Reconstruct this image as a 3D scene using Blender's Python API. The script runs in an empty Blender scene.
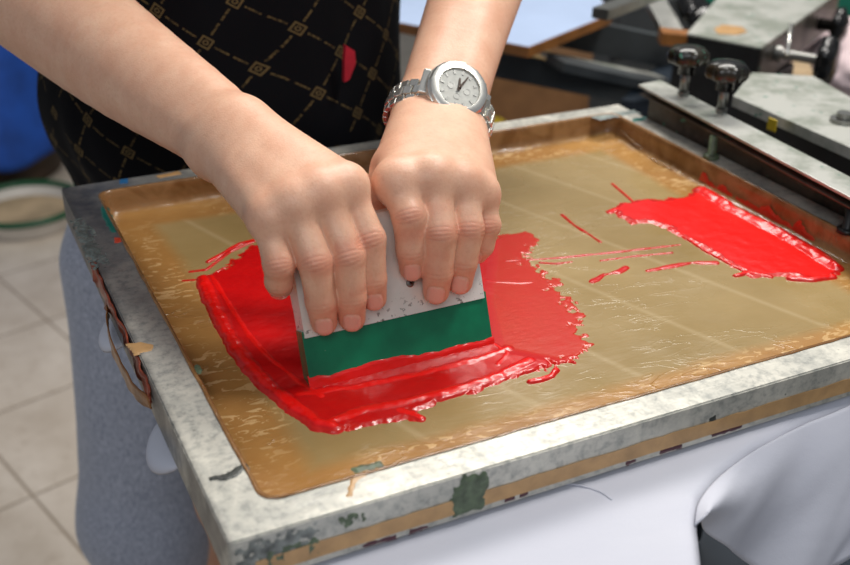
import bpy, bmesh, math, random
import numpy as np
from mathutils import Vector, Matrix

random.seed(7)
rng = np.random.default_rng(7)
col = bpy.context.scene.collection
scene = bpy.context.scene

# ------------------------------------------------------------------ camera
ROT = np.array([[0.899122, 0.190968, -0.393841], [-0.437422, 0.424002, -0.793023], [0.015547, 0.885299, 0.464763]])
CAM = np.array([-0.085666, -0.367661, 0.327852])
FPX = 1059.96
# z = 0 is the top face of the printing frame, x runs along its front bar, y towards the printer
FLOOR = -0.88
FW, FL, FH = 0.560, 0.4546, 0.028          # frame outer size
BX, BY = 0.0245, 0.0215                    # bar widths (side / front+back)
FWR = 0.5329                               # outer right edge
FILM = -0.0195

def ray(x, y):
    return ROT @ np.array([x - 425.0, 282.5 - y, -FPX])
def at_z(x, y, z):
    d = ray(x, y); return CAM + d * ((z - CAM[2]) / d[2])
def at_y(x, y, Y):
    d = ray(x, y); return CAM + d * ((Y - CAM[1]) / d[1])
def at_x(x, y, X):
    d = ray(x, y); return CAM + d * ((X - CAM[0]) / d[0])
def at_d(x, y, D):
    return CAM + ray(x, y) / FPX * D
def at_plane(x, y, q, n, off=0.0):
    d = ray(x, y); t = (np.dot(q - CAM, n) + off) / np.dot(d, n); return CAM + d * t

cam_data = bpy.data.cameras.new('camera'); cam = bpy.data.objects.new('camera', cam_data); col.objects.link(cam)
M4 = Matrix([[*ROT[i], CAM[i]] for i in range(3)] + [[0, 0, 0, 1]])
q3 = M4.to_quaternion(); cam.rotation_mode = 'QUATERNION'; cam.rotation_quaternion = q3; cam.location = Vector(CAM)
cam_data.sensor_width = 36.0; cam_data.lens = FPX * 36.0 / 850.0
cam_data.clip_start = 0.01
cam_data.dof.use_dof = True; cam_data.dof.focus_distance = 0.66; cam_data.dof.aperture_fstop = 7.1
scene.camera = cam

# ------------------------------------------------------------------ object helpers
def tag(o, label=None, cat=None, group=None, kind=None):
    if label: o['label'] = label
    if cat: o['category'] = cat
    if group: o['group'] = group
    if kind: o['kind'] = kind
    return o
def empty(name, loc=(0, 0, 0), label=None, cat=None, group=None):
    o = bpy.data.objects.new(name, None); col.objects.link(o); o.location = Vector([float(v) for v in loc]); o.empty_display_size = 0.05
    return tag(o, label, cat, group)
def mesh_obj(name, verts, faces, mat, parent=None, smooth=True, uvs=None, attrs=None):
    me = bpy.data.meshes.new(name)
    if isinstance(verts, np.ndarray) and isinstance(faces, np.ndarray):
        n, f, k = len(verts), len(faces), faces.shape[1]
        me.vertices.add(n); me.vertices.foreach_set('co', verts.astype(np.float32).ravel())
        me.loops.add(f * k); me.loops.foreach_set('vertex_index', faces.astype(np.int32).ravel())
        me.polygons.add(f); me.polygons.foreach_set('loop_start', np.arange(0, f * k, k, dtype=np.int32))
        me.update(calc_edges=True); me.validate()
    else:
        me.from_pydata([tuple(float(c) for c in v) for v in verts], [], [tuple(int(i) for i in f) for f in faces]); me.update()
    if uvs is not None:
        uvl = me.uv_layers.new(name='UVMap')
        li = np.zeros(len(me.loops), dtype=np.int32); me.loops.foreach_get('vertex_index', li)
        uvl.data.foreach_set('uv', np.asarray(uvs, dtype=np.float32)[li].ravel())
    if attrs:
        for k_, a in attrs.items():
            at = me.attributes.new(k_, 'FLOAT', 'POINT'); at.data.foreach_set('value', np.asarray(a, dtype=np.float32))
    if smooth: me.polygons.foreach_set('use_smooth', [True] * len(me.polygons))
    o = bpy.data.objects.new(name, me); col.objects.link(o)
    if mat: me.materials.append(mat)
    if parent is not None:
        o.parent = parent; o.matrix_parent_inverse = Matrix.Translation(-parent.location)
    return o
class MB:
    def __init__(s): s.v = []; s.f = []
    def add(s, v, f):
        b = len(s.v); s.v += [tuple(float(c) for c in p) for p in v]; s.f += [tuple(b + i for i in q) for q in f]; return s
    def box(s, c, size, rot=None, bev=0.0):
        bm = bmesh.new(); bmesh.ops.create_cube(bm, size=1.0)
        bmesh.ops.scale(bm, vec=Vector(size), verts=bm.verts)
        if bev > 0: bmesh.ops.bevel(bm, geom=list(bm.edges), offset=bev, segments=2, affect='EDGES', profile=0.6)
        if rot is not None: bmesh.ops.transform(bm, matrix=rot, verts=bm.verts)
        bmesh.ops.translate(bm, vec=Vector([float(x) for x in c]), verts=bm.verts)
        bm.verts.index_update(); s.add([v.co for v in bm.verts], [[v.index for v in f.verts] for f in bm.faces]); bm.free(); return s
    def rings(s, rings, cap=True, closed=True):
        b = len(s.v); n = len(rings[0])
        for r in rings: s.v += [tuple(float(c) for c in p) for p in r]
        m = n if closed else n - 1
        for i in range(len(rings) - 1):
            for j in range(m):
                k = (j + 1) % n; s.f.append((b + i * n + j, b + i * n + k, b + (i + 1) * n + k, b + (i + 1) * n + j))
        if cap and closed:
            s.f.append(tuple(b + j for j in range(n))[::-1]); e = b + (len(rings) - 1) * n; s.f.append(tuple(e + j for j in range(n)))
        return s
    def lathe(s, prof, c, axis=(0, 0, 1), n=32, cap=True, wob=None):
        ax = Vector(axis).normalized(); Q = Vector((0, 0, 1)).rotation_difference(ax).to_matrix(); c = Vector([float(x) for x in c]); rr = []
        for (r, z) in prof:
            ring = []
            for k in range(n):
                a = 2 * math.pi * k / n; rk = r * (wob(a, z) if wob else 1.0)
                ring.append(c + Q @ Vector((rk * math.cos(a), rk * math.sin(a), z)))
            rr.append(ring)
        return s.rings(rr, cap)
    def tube(s, pts, r, n=10, cap=True):
        pts = [Vector([float(x) for x in p]) for p in pts]; rr = []; prev = None
        for i, p in enumerate(pts):
            t = (pts[min(i + 1, len(pts) - 1)] - pts[max(i - 1, 0)]).normalized()
            a = t.cross(Vector((0, 0, 1))) if prev is None else prev - t * prev.dot(t)
            if a.length < 1e-4: a = t.cross(Vector((1, 0, 0)))
            a.normalize(); prev = a; b = t.cross(a); ri = r[i] if hasattr(r, '__len__') else r
            rr.append([p + a * ri * math.cos(2 * math.pi * k / n) + b * ri * math.sin(2 * math.pi * k / n) for k in range(n)])
        return s.rings(rr, cap)
    def build(s, name, mat, parent=None, smooth=False, auto=None):
        o = mesh_obj(name, s.v, s.f, mat, parent, smooth)
        bm = bmesh.new(); bm.from_mesh(o.data); bmesh.ops.recalc_face_normals(bm, faces=bm.faces)
        if auto is not None:
            for e in bm.edges:
                if len(e.link_faces) == 2 and e.calc_face_angle(0) > auto: e.smooth = False
            for f in bm.faces: f.smooth = True
        bm.to_mesh(o.data); bm.free(); return o
def rotz(a): return Matrix.Rotation(a, 4, 'Z')
def spline(pts, n):
    pts = [np.asarray(p, float) for p in pts]; P = [2 * pts[0] - pts[1]] + pts + [2 * pts[-1] - pts[-2]]; out = []
    for i in range(1, len(P) - 2):
        for k in range(n):
            t = k / n; a, b, c, d = P[i - 1], P[i], P[i + 1], P[i + 2]
            out.append(0.5 * ((2 * b) + (c - a) * t + (2 * a - 5 * b + 4 * c - d) * t * t + (3 * b - a - 3 * c + d) * t ** 3))
    out.append(pts[-1]); return out

# cheap smooth value noise (numpy)
_perm = rng.random((64, 64, 64)).astype(np.float32)
def vnoise(x, y, z=0.0):
    x, y, z = np.broadcast_arrays(np.asarray(x, float), np.asarray(y, float), np.asarray(z, float))
    xi, yi, zi = np.floor(x).astype(int), np.floor(y).astype(int), np.floor(z).astype(int)
    fx, fy, fz = x - xi, y - yi, z - zi
    fx, fy, fz = fx * fx * (3 - 2 * fx), fy * fy * (3 - 2 * fy), fz * fz * (3 - 2 * fz)
    r = 0
    for a in (0, 1):
        for b in (0, 1):
            for c in (0, 1):
                r = r + _perm[(xi + a) & 63, (yi + b) & 63, (zi + c) & 63] * (fx if a else 1 - fx) * (fy if b else 1 - fy) * (fz if c else 1 - fz)
    return r * 2 - 1
def fbm(x, y, z=0.0, o=3):
    r = 0; a = 1.0; x, y, z = np.asarray(x, float), np.asarray(y, float), np.asarray(z, float)
    for i in range(o): r = r + a * vnoise(x, y, z); x, y, z = x * 2.03 + 5.1, y * 2.03 + 3.7, z * 2.03 + 1.3; a *= 0.5
    return r

# ------------------------------------------------------------------ material helpers
def lin(r, g, b):
    f = lambda c: (c / 255) / 12.92 if c <= 10.3 else ((c / 255 + 0.055) / 1.055) ** 2.4
    return (f(r), f(g), f(b), 1.0)
class NT:
    def __init__(s, name):
        s.m = bpy.data.materials.new(name); s.m.use_nodes = True; s.t = s.m.node_tree; s.n = s.t.nodes; s.b = s.n['Principled BSDF']
        s.tc = s.n.new('ShaderNodeTexCoord'); s.obj = s.tc.outputs['Object']
    def set(s, **k):
        for a, v in k.items():
            a = {'color': 'Base Color', 'rough': 'Roughness', 'metal': 'Metallic', 'spec': 'Specular IOR Level', 'coat': 'Coat Weight', 'coat_rough': 'Coat Roughness', 'sss': 'Subsurface Weight', 'sss_scale': 'Subsurface Scale', 'sss_rad': 'Subsurface Radius', 'sheen': 'Sheen Weight', 'alpha': 'Alpha', 'trans': 'Transmission Weight'}.get(a, a)
            if hasattr(v, 'is_output'): s.t.links.new(v, s.b.inputs[a])
            else: s.b.inputs[a].default_value = v
        return s
    def link(s, a, b): s.t.links.new(a, b)
    def _in(s, sock, v):
        if hasattr(v, 'is_output'): s.link(v, sock)
        elif v is not None: sock.default_value = v
    def map(s, vec=None, scale=(1, 1, 1), rot=(0, 0, 0), loc=(0, 0, 0)):
        n = s.n.new('ShaderNodeMapping'); s.link(vec or s.obj, n.inputs[0]); n.inputs[1].default_value = loc; n.inputs[2].default_value = rot; n.inputs[3].default_value = scale; return n.outputs[0]
    def noise(s, scale=10, detail=4, rough=0.55, vec=None, dist=0.0):
        n = s.n.new('ShaderNodeTexNoise'); s.link(vec or s.obj, n.inputs['Vector']); n.inputs['Scale'].default_value = scale; n.inputs['Detail'].default_value = detail; n.inputs['Roughness'].default_value = rough; n.inputs['Distortion'].default_value = dist; return n.outputs['Fac']
    def voro(s, scale=10, vec=None, feat='F1', out='Distance'):
        n = s.n.new('ShaderNodeTexVoronoi'); n.feature = feat; s.link(vec or s.obj, n.inputs['Vector']); n.inputs['Scale'].default_value = scale; return n.outputs[out]
    def ramp(s, fac, *stops, interp='LINEAR'):
        n = s.n.new('ShaderNodeValToRGB'); s.link(fac, n.inputs[0]); n.color_ramp.interpolation = interp; e = n.color_ramp.elements
        while len(e) < len(stops): e.new(0.5)
        for i, (p, c) in enumerate(stops):
            e[i].position = p; e[i].color = c if hasattr(c, '__len__') else (c, c, c, 1)
        return n.outputs[0]
    def mix(s, fac, a, b, mode='MIX'):
        n = s.n.new('ShaderNodeMix'); n.data_type = 'RGBA'; n.blend_type = mode; s._in(n.inputs[0], fac); s._in(n.inputs[6], a); s._in(n.inputs[7], b); return n.outputs[2]
    def math(s, op, a, b=None, c=None, clamp=False):
        n = s.n.new('ShaderNodeMath'); n.operation = op; n.use_clamp = clamp; s._in(n.inputs[0], a)
        if b is not None: s._in(n.inputs[1], b)
        if c is not None: s._in(n.inputs[2], c)
        return n.outputs[0]
    def sep(s, vec=None):
        n = s.n.new('ShaderNodeSeparateXYZ'); s.link(vec or s.obj, n.inputs[0]); return n.outputs
    def comb(s, x, y, z=0.0):
        n = s.n.new('ShaderNodeCombineXYZ'); s._in(n.inputs[0], x); s._in(n.inputs[1], y); s._in(n.inputs[2], z); return n.outputs[0]
    def attr(s, name):
        n = s.n.new('ShaderNodeAttribute'); n.attribute_name = name; return n.outputs['Fac']
    def bump(s, h, strength=0.3, dist=0.001, prev=None):
        n = s.n.new('ShaderNodeBump'); s.link(h, n.inputs['Height']); n.inputs['Strength'].default_value = strength; n.inputs['Distance'].default_value = dist
        if prev is not None: s.link(prev, n.inputs['Normal'])
        s.link(n.outputs[0], s.b.inputs['Normal']); return n.outputs[0]
def simple(name, rgb, rough=0.5, metal=0.0, var=0.12, scale=40, bump=0.0, **k):
    t = NT(name); c = lin(*rgb); n = t.noise(scale, 4)
    dk = tuple(x * (1 - var * 2) for x in c[:3]) + (1,); lt = tuple(min(1, x * (1 + var)) for x in c[:3]) + (1,)
    t.set(color=t.ramp(n, (0.3, dk), (0.65, lt)), rough=rough, metal=metal, **k)
    if bump: t.bump(t.noise(scale * 3, 3), bump, 0.001)
    return t.m

def mat_aluminium():
    t = NT('worn_aluminium')
    big = t.noise(9, 5, 0.6); fine = t.noise(160, 4, 0.7); streak = t.noise(60, 3, 0.6, t.map(scale=(1, 6, 1)))
    base = t.ramp(big, (0.3, lin(140, 142, 138)), (0.47, lin(182, 180, 170)), (0.66, lin(206, 202, 190)))
    base = t.mix(t.ramp(fine, (0.36, 0.6), (0.54, 0.0)), base, lin(112, 116, 114))
    # far half of the left bar: shade and dark reflection painted in, plus grime
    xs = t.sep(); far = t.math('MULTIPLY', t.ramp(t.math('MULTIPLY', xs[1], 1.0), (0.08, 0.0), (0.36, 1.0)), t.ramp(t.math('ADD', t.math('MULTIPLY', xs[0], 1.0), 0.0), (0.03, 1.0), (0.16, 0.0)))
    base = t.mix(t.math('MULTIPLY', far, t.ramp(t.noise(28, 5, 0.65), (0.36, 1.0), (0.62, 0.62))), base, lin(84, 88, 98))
    white = t.ramp(t.noise(22, 6, 0.7), (0.5, 0.0), (0.62, 1.0))
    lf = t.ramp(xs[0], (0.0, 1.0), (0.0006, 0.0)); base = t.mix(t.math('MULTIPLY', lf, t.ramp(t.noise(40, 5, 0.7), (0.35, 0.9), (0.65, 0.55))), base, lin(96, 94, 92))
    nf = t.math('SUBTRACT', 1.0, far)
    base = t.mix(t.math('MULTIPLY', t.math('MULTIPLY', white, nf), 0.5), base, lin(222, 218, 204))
    speck = t.ramp(t.voro(120), (0.06, 1.0), (0.1, 0.0))
    base = t.mix(t.math('MULTIPLY', speck, t.ramp(t.noise(30), (0.55, 0), (0.62, .7))), base, lin(50, 62, 52))
    t.set(color=base, rough=t.ramp(t.noise(50, 4), (0.3, 0.3), (0.7, 0.5)), metal=0.3, spec=0.5)
    t.bump(t.math('ADD', t.math('MULTIPLY', fine, 0.5), streak), 0.25, 0.0006); return t.m
def mat_film():
    t = NT('taped_screen_film')
    xs = t.sep(); x, y, z = xs[0], xs[1], xs[2]
    # distance to the inner edge of the frame -> tape border (a real, differently coloured strip)
    dx = t.math('MINIMUM', t.math('SUBTRACT', x, BX), t.math('SUBTRACT', FWR - BY, x)); dy = t.math('MINIMUM', t.math('SUBTRACT', y, BY), t.math('SUBTRACT', FL - BY, y))
    d = t.math('ADD', t.math('MINIMUM', dx, dy), t.math('MULTIPLY', t.noise(40, 3), 0.004))
    tape = t.ramp(t.math('ADD', d, t.math('MULTIPLY', t.noise(14, 4), 0.012)), (0.040, 1.0), (0.050, 0.0))
    dl = t.math('ADD', t.math('SUBTRACT', y, BY), t.math('MULTIPLY', t.noise(30, 3), 0.006))
    n1 = t.noise(7, 4)
    emul = t.ramp(n1, (0.35, lin(144, 121, 76)), (0.7, lin(166, 142, 96)))
    lines = t.ramp(t.math('PINGPONG', t.math('ADD', x, t.math('MULTIPLY', y, 0.35)), 0.037), (0.0, 1.0), (0.0012, 0.0))
    emul = t.mix(t.math('MULTIPLY', lines, 0.3), emul, lin(196, 176, 138))
    tcol = t.ramp(t.noise(12, 5, 0.6), (0.3, lin(150, 106, 56)), (0.7, lin(178, 134, 76)))
    # air pockets under the tape show as paler flakes
    flake = t.ramp(t.noise(75, 4, 0.6, t.map(scale=(1, 2.2, 1), rot=(0, 0, 0.5)), 1.2), (0.57, 0.0), (0.59, 1.0))
    patch = t.ramp(t.noise(9, 2), (0.40, 0.0), (0.52, 1.0))
    tcol = t.mix(t.math('MULTIPLY', flake, t.math('MULTIPLY', patch, 0.85)), tcol, lin(206, 170, 118))
    c = t.mix(tape, emul, tcol)
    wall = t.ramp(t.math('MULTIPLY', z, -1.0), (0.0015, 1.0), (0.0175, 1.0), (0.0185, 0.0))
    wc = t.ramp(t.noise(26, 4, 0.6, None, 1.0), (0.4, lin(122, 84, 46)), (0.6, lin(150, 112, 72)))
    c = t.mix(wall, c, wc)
    t.set(color=c, rough=t.ramp(t.noise(18, 3), (0.3, 0.16), (0.7, 0.32)), spec=0.5, coat=0.3, coat_rough=0.06)
    w1 = t.noise(16, 5, 0.55, t.map(scale=(1, 2.5, 1), rot=(0, 0, 0.6)), 0.6); w2 = t.noise(75, 4, 0.6, t.map(scale=(1, 2.2, 1), rot=(0, 0, 0.5)), 1.2)
    w3 = t.noise(26, 3, 0.5, t.map(scale=(1, 2.8, 1), rot=(0, 0, 0.35)), 0.8); rg = t.math('POWER', t.math('SUBTRACT', 1.0, t.math('ABSOLUTE', t.math('MULTIPLY', t.math('SUBTRACT', w3, 0.5), 5.0))), 10.0)
    rg = t.math('MULTIPLY', rg, t.ramp(t.noise(11, 2), (0.5, 0.0), (0.6, 1.0)))
    msk = t.math('ADD', t.math('MULTIPLY', tape, 0.65), 0.35)
    t.bump(t.math('ADD', t.math('ADD', t.math('MULTIPLY', w1, 0.7), t.math('MULTIPLY', t.math('MULTIPLY', w2, msk), 0.25)), t.math('MULTIPLY', t.math('MULTIPLY', rg, msk), 0.4)), 0.5, 0.0022); return t.m
def mat_ink():
    t = NT('wet_red_ink'); th = t.attr('thick'); n = t.noise(90, 4, 0.6)
    v = t.math('ADD', th, t.math('MULTIPLY', t.math('SUBTRACT', n, 0.5), 0.25))
    t.set(color=t.ramp(v, (0.03, lin(190, 48, 24)), (0.22, lin(194, 26, 14)), (0.5, lin(188, 8, 12)), (0.85, lin(228, 16, 12))), rough=0.28, spec=0.4, coat=0.2, coat_rough=0.06)
    t.bump(t.math('ADD', t.noise(140, 3, 0.6, t.map(scale=(1.0, 3, 1), rot=(0, 0, 0.2))), t.math('MULTIPLY', t.noise(420, 2), 0.25)), 0.22, 0.0007); return t.m
def mat_skin():
    t = NT('fair_skin'); red = t.attr('red'); nail = t.attr('nail'); fold = t.attr('fold')
    n = t.noise(55, 5, 0.6); m = t.noise(420, 3, 0.6)
    c = t.ramp(n, (0.3, lin(222, 168, 138)), (0.7, lin(234, 188, 158)))
    c = t.mix(t.math('MULTIPLY', t.ramp(m, (0.35, 1.0), (0.5, 0.0)), 0.22), c, lin(206, 146, 118))
    c = t.mix(t.math('MULTIPLY', red, 0.62, clamp=True), c, lin(212, 124, 98))
    c = t.mix(t.math('MULTIPLY', fold, 0.34, clamp=True), c, lin(176, 96, 72))
    c = t.mix(t.math('MULTIPLY', nail, 0.8), c, lin(232, 176, 158))
    t.set(color=c, rough=t.mix(nail, (0.46, 0.46, 0.46, 1), (0.22, 0.22, 0.22, 1)), spec=0.42, sss=0.12, sss_scale=0.006, sss_rad=(1.0, 0.35, 0.2))
    h = t.math('ADD', t.math('MULTIPLY', m, 0.6), t.voro(900)); h = t.math('ADD', h, t.math('MULTIPLY', fold, -2.0))
    t.bump(h, 0.15, 0.0006); return t.m
def mat_shirt_black():
    t = NT('black_monogram_fabric'); uv = t.tc.outputs['UV']
    wob = t.noise(9, 2, 0.5, uv)
    # woven diagonal lattice: boxes at the crossings, broken lettering-like dashes between
    n = t.n.new('ShaderNodeVectorRotate'); n.rotation_type = 'Z_AXIS'; n.inputs['Angle'].default_value = 0.62; t.link(uv, n.inputs['Vector'])
    S = t.sep(t.map(n.outputs[0], scale=(22, 26, 1))); a, b = S[0], S[1]
    fa = t.math('SUBTRACT', t.math('FRACT', a), 0.5); fb = t.math('SUBTRACT', t.math('FRACT', b), 0.5)
    aa = t.math('ABSOLUTE', fa); ab = t.math('ABSOLUTE', fb)
    mx = t.math('MAXIMUM', aa, ab)
    ring = t.math('MULTIPLY', t.math('LESS_THAN', mx, 0.115), t.math('GREATER_THAN', mx, 0.08))
    r2 = t.math('SQRT', t.math('ADD', t.math('MULTIPLY', fa, fa), t.math('MULTIPLY', fb, fb)))
    dot = t.math('MULTIPLY', t.math('LESS_THAN', r2, 0.055), t.math('GREATER_THAN', r2, 0.028))
    box = t.math('ADD', ring, dot)
    dash1 = t.math('MULTIPLY', t.math('LESS_THAN', ab, 0.019), t.math('MULTIPLY', t.math('GREATER_THAN', aa, 0.18), t.math('LESS_THAN', aa, 0.46)))
    dash2 = t.math('MULTIPLY', t.math('LESS_THAN', aa, 0.019), t.math('MULTIPLY', t.math('GREATER_THAN', ab, 0.18), t.math('LESS_THAN', ab, 0.46)))
    txt = t.ramp(t.noise(420, 2, 0.5, uv), (0.42, 0.25), (0.55, 1.0))
    dash = t.math('MULTIPLY', t.math('MAXIMUM', dash1, dash2), txt)
    # every cell keeps its box, two thirds keep their dashes
    cell = t.n.new('ShaderNodeTexWhiteNoise'); cell.noise_dimensions = '2D'; t.link(t.comb(t.math('FLOOR', a), t.math('FLOOR', b)), cell.inputs['Vector'])
    keep = t.math('GREATER_THAN', cell.outputs['Value'], 0.12)
    m = t.math('ADD', box, t.math('MULTIPLY', dash, keep), clamp=True)
    c = t.mix(t.math('MULTIPLY', m, 0.8), lin(7, 8, 13), lin(112, 94, 60))
    t.set(color=c, rough=0.85, spec=0.15)
    t.bump(t.noise(700, 2, 0.5, uv), 0.15, 0.0005); return t.m
def mat_sweat():
    t = NT('heather_grey_jersey'); v = t.map(scale=(1, 1, 0.12)); f = t.noise(900, 2, 0.6, v); g = t.noise(260, 3, 0.6)
    c = t.ramp(t.math('ADD', t.math('MULTIPLY', f, 0.6), t.math('MULTIPLY', g, 0.4)), (0.35, lin(134, 140, 156)), (0.65, lin(186, 190, 204)))
    t.set(color=c, rough=0.95, spec=0.1, sheen=0.3); t.bump(t.noise(500, 3), 0.3, 0.0008); return t.m
def mat_white_cloth():
    t = NT('white_cotton'); t.set(color=t.ramp(t.noise(6, 3), (0.3, lin(192, 193, 204)), (0.7, lin(202, 203, 212))), rough=0.9, spec=0.1, sss=0.0)
    t.bump(t.math('ADD', t.noise(14, 4, 0.5, t.map(scale=(1, 2, 1), rot=(0, 0, 0.5))), t.math('MULTIPLY', t.noise(900, 2), 0.05)), 0.4, 0.004); return t.m
def mat_tiles():
    t = NT('beige_floor_tiles'); v = t.map(rot=(0, 0, -0.277), loc=(-0.0155, -0.0758, 0))
    S = t.sep(v); T = 0.285
    ga = t.math('PINGPONG', S[0], T / 2); gb = t.math('PINGPONG', S[1], T / 2)
    g = t.math('MINIMUM', ga, gb)
    body = t.ramp(t.noise(7, 5, 0.6), (0.3, lin(190, 176, 160)), (0.7, lin(216, 204, 190)))
    body = t.mix(t.math('MULTIPLY', t.ramp(t.noise(45, 4, 0.7), (0.55, 0.0), (0.75, 1.0)), 0.5), body, lin(160, 140, 120))
    c = t.mix(t.ramp(g, (0.0025, 1.0), (0.004, 0.0)), body, lin(126, 108, 88))
    t.set(color=c, rough=0.4, spec=0.4); t.bump(t.ramp(g, (0.002, 0.0), (0.005, 1.0)), 0.5, 0.002); return t.m
def mat_holder():
    t = NT('ink_spattered_white_plate'); S = t.sep()
    sp = t.ramp(t.noise(210, 4, 0.65), (0.60, 0.0), (0.63, 1.0))
    low = t.ramp(t.math('ADD', S[2], t.math('MULTIPLY', t.noise(50), 0.01)), (0.012, 1.0), (0.03, 0.0))
    c = t.ramp(t.noise(30, 4), (0.35, lin(222, 220, 210)), (0.65, lin(238, 237, 230)))
    c = t.mix(t.math('MULTIPLY', sp, low), c, lin(70, 50, 30))
    sp2 = t.ramp(t.noise(260, 4, 0.65, t.map(loc=(3, 1, 2))), (0.62, 0.0), (0.65, 1.0))
    c = t.mix(t.math('MULTIPLY', sp2, low), c, lin(20, 24, 22))
    t.set(color=c, rough=0.3, metal=0.25, spec=0.5); return t.m
def mat_blade():
    t = NT('green_rubber'); c = t.ramp(t.noise(30, 4), (0.35, lin(2, 100, 68)), (0.65, lin(6, 124, 84)))
    sp = t.ramp(t.voro(160), (0.045, 1.0), (0.07, 0.0)); c = t.mix(t.math('MULTIPLY', sp, t.ramp(t.noise(40, 2), (0.6, 0), (0.66, 1))), c, lin(190, 215, 195))
    t.set(color=c, rough=0.22, spec=0.5, coat=0.2); t.bump(t.noise(60, 3, 0.5, t.map(scale=(1, 1, 8))), 0.1, 0.0005); return t.m
def mat_dirty(name, base, grime, metal=0.2, rough=0.4, sc=18):
    t = NT(name); c = t.ramp(t.noise(sc, 6, 0.65), (0.42, lin(*grime)), (0.56, lin(*base)))
    sp = t.ramp(t.noise(sc * 6, 3, 0.6), (0.66, 0.0), (0.7, 1.0)); c = t.mix(sp, c, lin(70, 130, 110)); t.set(color=c, rough=rough, metal=metal); t.bump(t.noise(120, 3), 0.15, 0.0006); return t.m
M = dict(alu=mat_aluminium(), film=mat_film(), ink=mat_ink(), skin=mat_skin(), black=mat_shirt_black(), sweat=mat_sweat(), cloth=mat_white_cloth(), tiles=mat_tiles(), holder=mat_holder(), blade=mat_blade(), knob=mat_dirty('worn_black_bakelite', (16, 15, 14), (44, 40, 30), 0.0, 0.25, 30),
    steel=simple('polished_steel', (222, 220, 212), 0.27, 0.85, 0.05), steel_dark=simple('brushed_steel', (140, 140, 136), 0.35, 0.9, 0.1),
    dial=simple('silver_white_dial', (190, 190, 182), 0.5, 0.1, 0.06, 300), hand_dark=simple('dark_watch_hand', (58, 44, 34), 0.3, 0.4),
    tape=simple('tan_packing_tape', (186, 146, 98), 0.35, 0, 0.12, 60), tape_red=simple('red_brown_tape', (136, 62, 40), 0.3, 0, 0.35, 60, 0.4), tape_brown=simple('brown_tape', (146, 96, 50), 0.3, 0, 0.2, 60, 0.3),
    dark=simple('dark_painted_steel', (34, 34, 34), 0.4, 0.3, 0.25, 30), black_plastic=simple('black_bakelite', (20, 19, 18), 0.2, 0.0, 0.25, 60, 0.2), slate=simple('slate_blue_steel', (70, 74, 76), 0.45, 0.2, 0.15, 14), navy=simple('dark_navy_paint', (30, 44, 58), 0.5, 0.1, 0.15, 10),
    pale=mat_dirty('pale_ink_stained_steel', (190, 190, 182), (150, 154, 142), 0.25, 0.35), brownsteel=mat_dirty('grimy_channel_steel', (92, 84, 74), (60, 54, 48), 0.35, 0.45),
    teal=simple('teal_paint', (40, 150, 122), 0.5, 0, 0.06, 8), wood=simple('varnished_board_edge', (150, 96, 44), 0.5, 0, 0.2, 20), platen=simple('white_laminate', (176, 194, 224), 0.3, 0, 0.04, 8),
    card=simple('brown_cardboard', (140, 100, 64), 0.85, 0, 0.12, 20), blue=simple('royal_blue_fabric', (24, 78, 170), 0.75, 0, 0.15, 14, 0.3), yellow=simple('yellow_plastic', (196, 166, 30), 0.5, 0, 0.1, 10), bluep=simple('blue_plastic', (20, 60, 130), 0.5, 0, 0.1, 10),
    tubwhite=simple('white_plastic', (214, 208, 200), 0.4, 0, 0.05, 10), green=simple('dark_green_rim', (14, 84, 50), 0.4, 0, 0.1, 20), bin=simple('dark_brown_plastic', (70, 52, 38), 0.6, 0, 0.3, 6), sand=simple('beige_lining', (190, 165, 130), 0.8, 0, 0.15, 12),
    wall=simple('off_white_plaster', (206, 204, 198), 0.9, 0, 0.04, 4), redtag=simple('crimson_fabric', (176, 18, 44), 0.7, 0, 0.1, 60), shoe=simple('dark_sports_shoe', (40, 42, 48), 0.6, 0, 0.1, 30), sole=simple('white_rubber_sole', (220, 220, 216), 0.6), greenp=simple('dried_green_ink', (84, 98, 74), 0.45, 0, 0.3, 160, 0.4), darkp=simple('dried_black_ink', (40, 46, 42), 0.4, 0, 0.3, 160, 0.4), grayd=simple('smudged_dark_ink', (122, 126, 122), 0.5, 0, 0.4, 130, 0.4), grayp=simple('dried_grey_ink', (116, 126, 122), 0.5, 0, 0.3, 90, 0.4), tealp=simple('dried_teal_ink', (20, 110, 100), 0.4), orangep=simple('dried_orange_ink', (200, 70, 45), 0.4), maroonp=simple('dried_maroon_ink', (78, 36, 46), 0.4), pinkcloth=simple('pink_stained_cloth', (226, 204, 206), 0.85, 0, 0.12, 12), bluep2=simple('dried_blue_ink', (40, 100, 150), 0.4), whitep=simple('dried_white_ink', (232, 230, 224), 0.4))

# ------------------------------------------------------------------ setting
def plane_struct(name, c, u, v, mat):
    c, u, v = np.array(c, float), np.array(u, float), np.array(v, float); n = np.cross(u, v); n /= np.linalg.norm(n); th = n * 0.05
    P = [c, c + u, c + u + v, c + v]; V = P + [p - th for p in P]
    o = mesh_obj(name, V, [(0, 1, 2, 3), (7, 6, 5, 4), (0, 4, 5, 1), (1, 5, 6, 2), (2, 6, 7, 3), (3, 7, 4, 0)], mat, None, False); tag(o, kind='structure'); return o
plane_struct('floor', (-2.5, -2.5, FLOOR), (8.5, 0, 0), (0, 8, 0), M['tiles'])
plane_struct('wall_back', (-2.5, 5.5, FLOOR), (8.5, 0, 0), (0, 0, 2.9), M['wall'])
plane_struct('wall_right', (6.0, 5.5, FLOOR), (0, -8, 0), (0, 0, 2.9), M['wall'])

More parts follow.
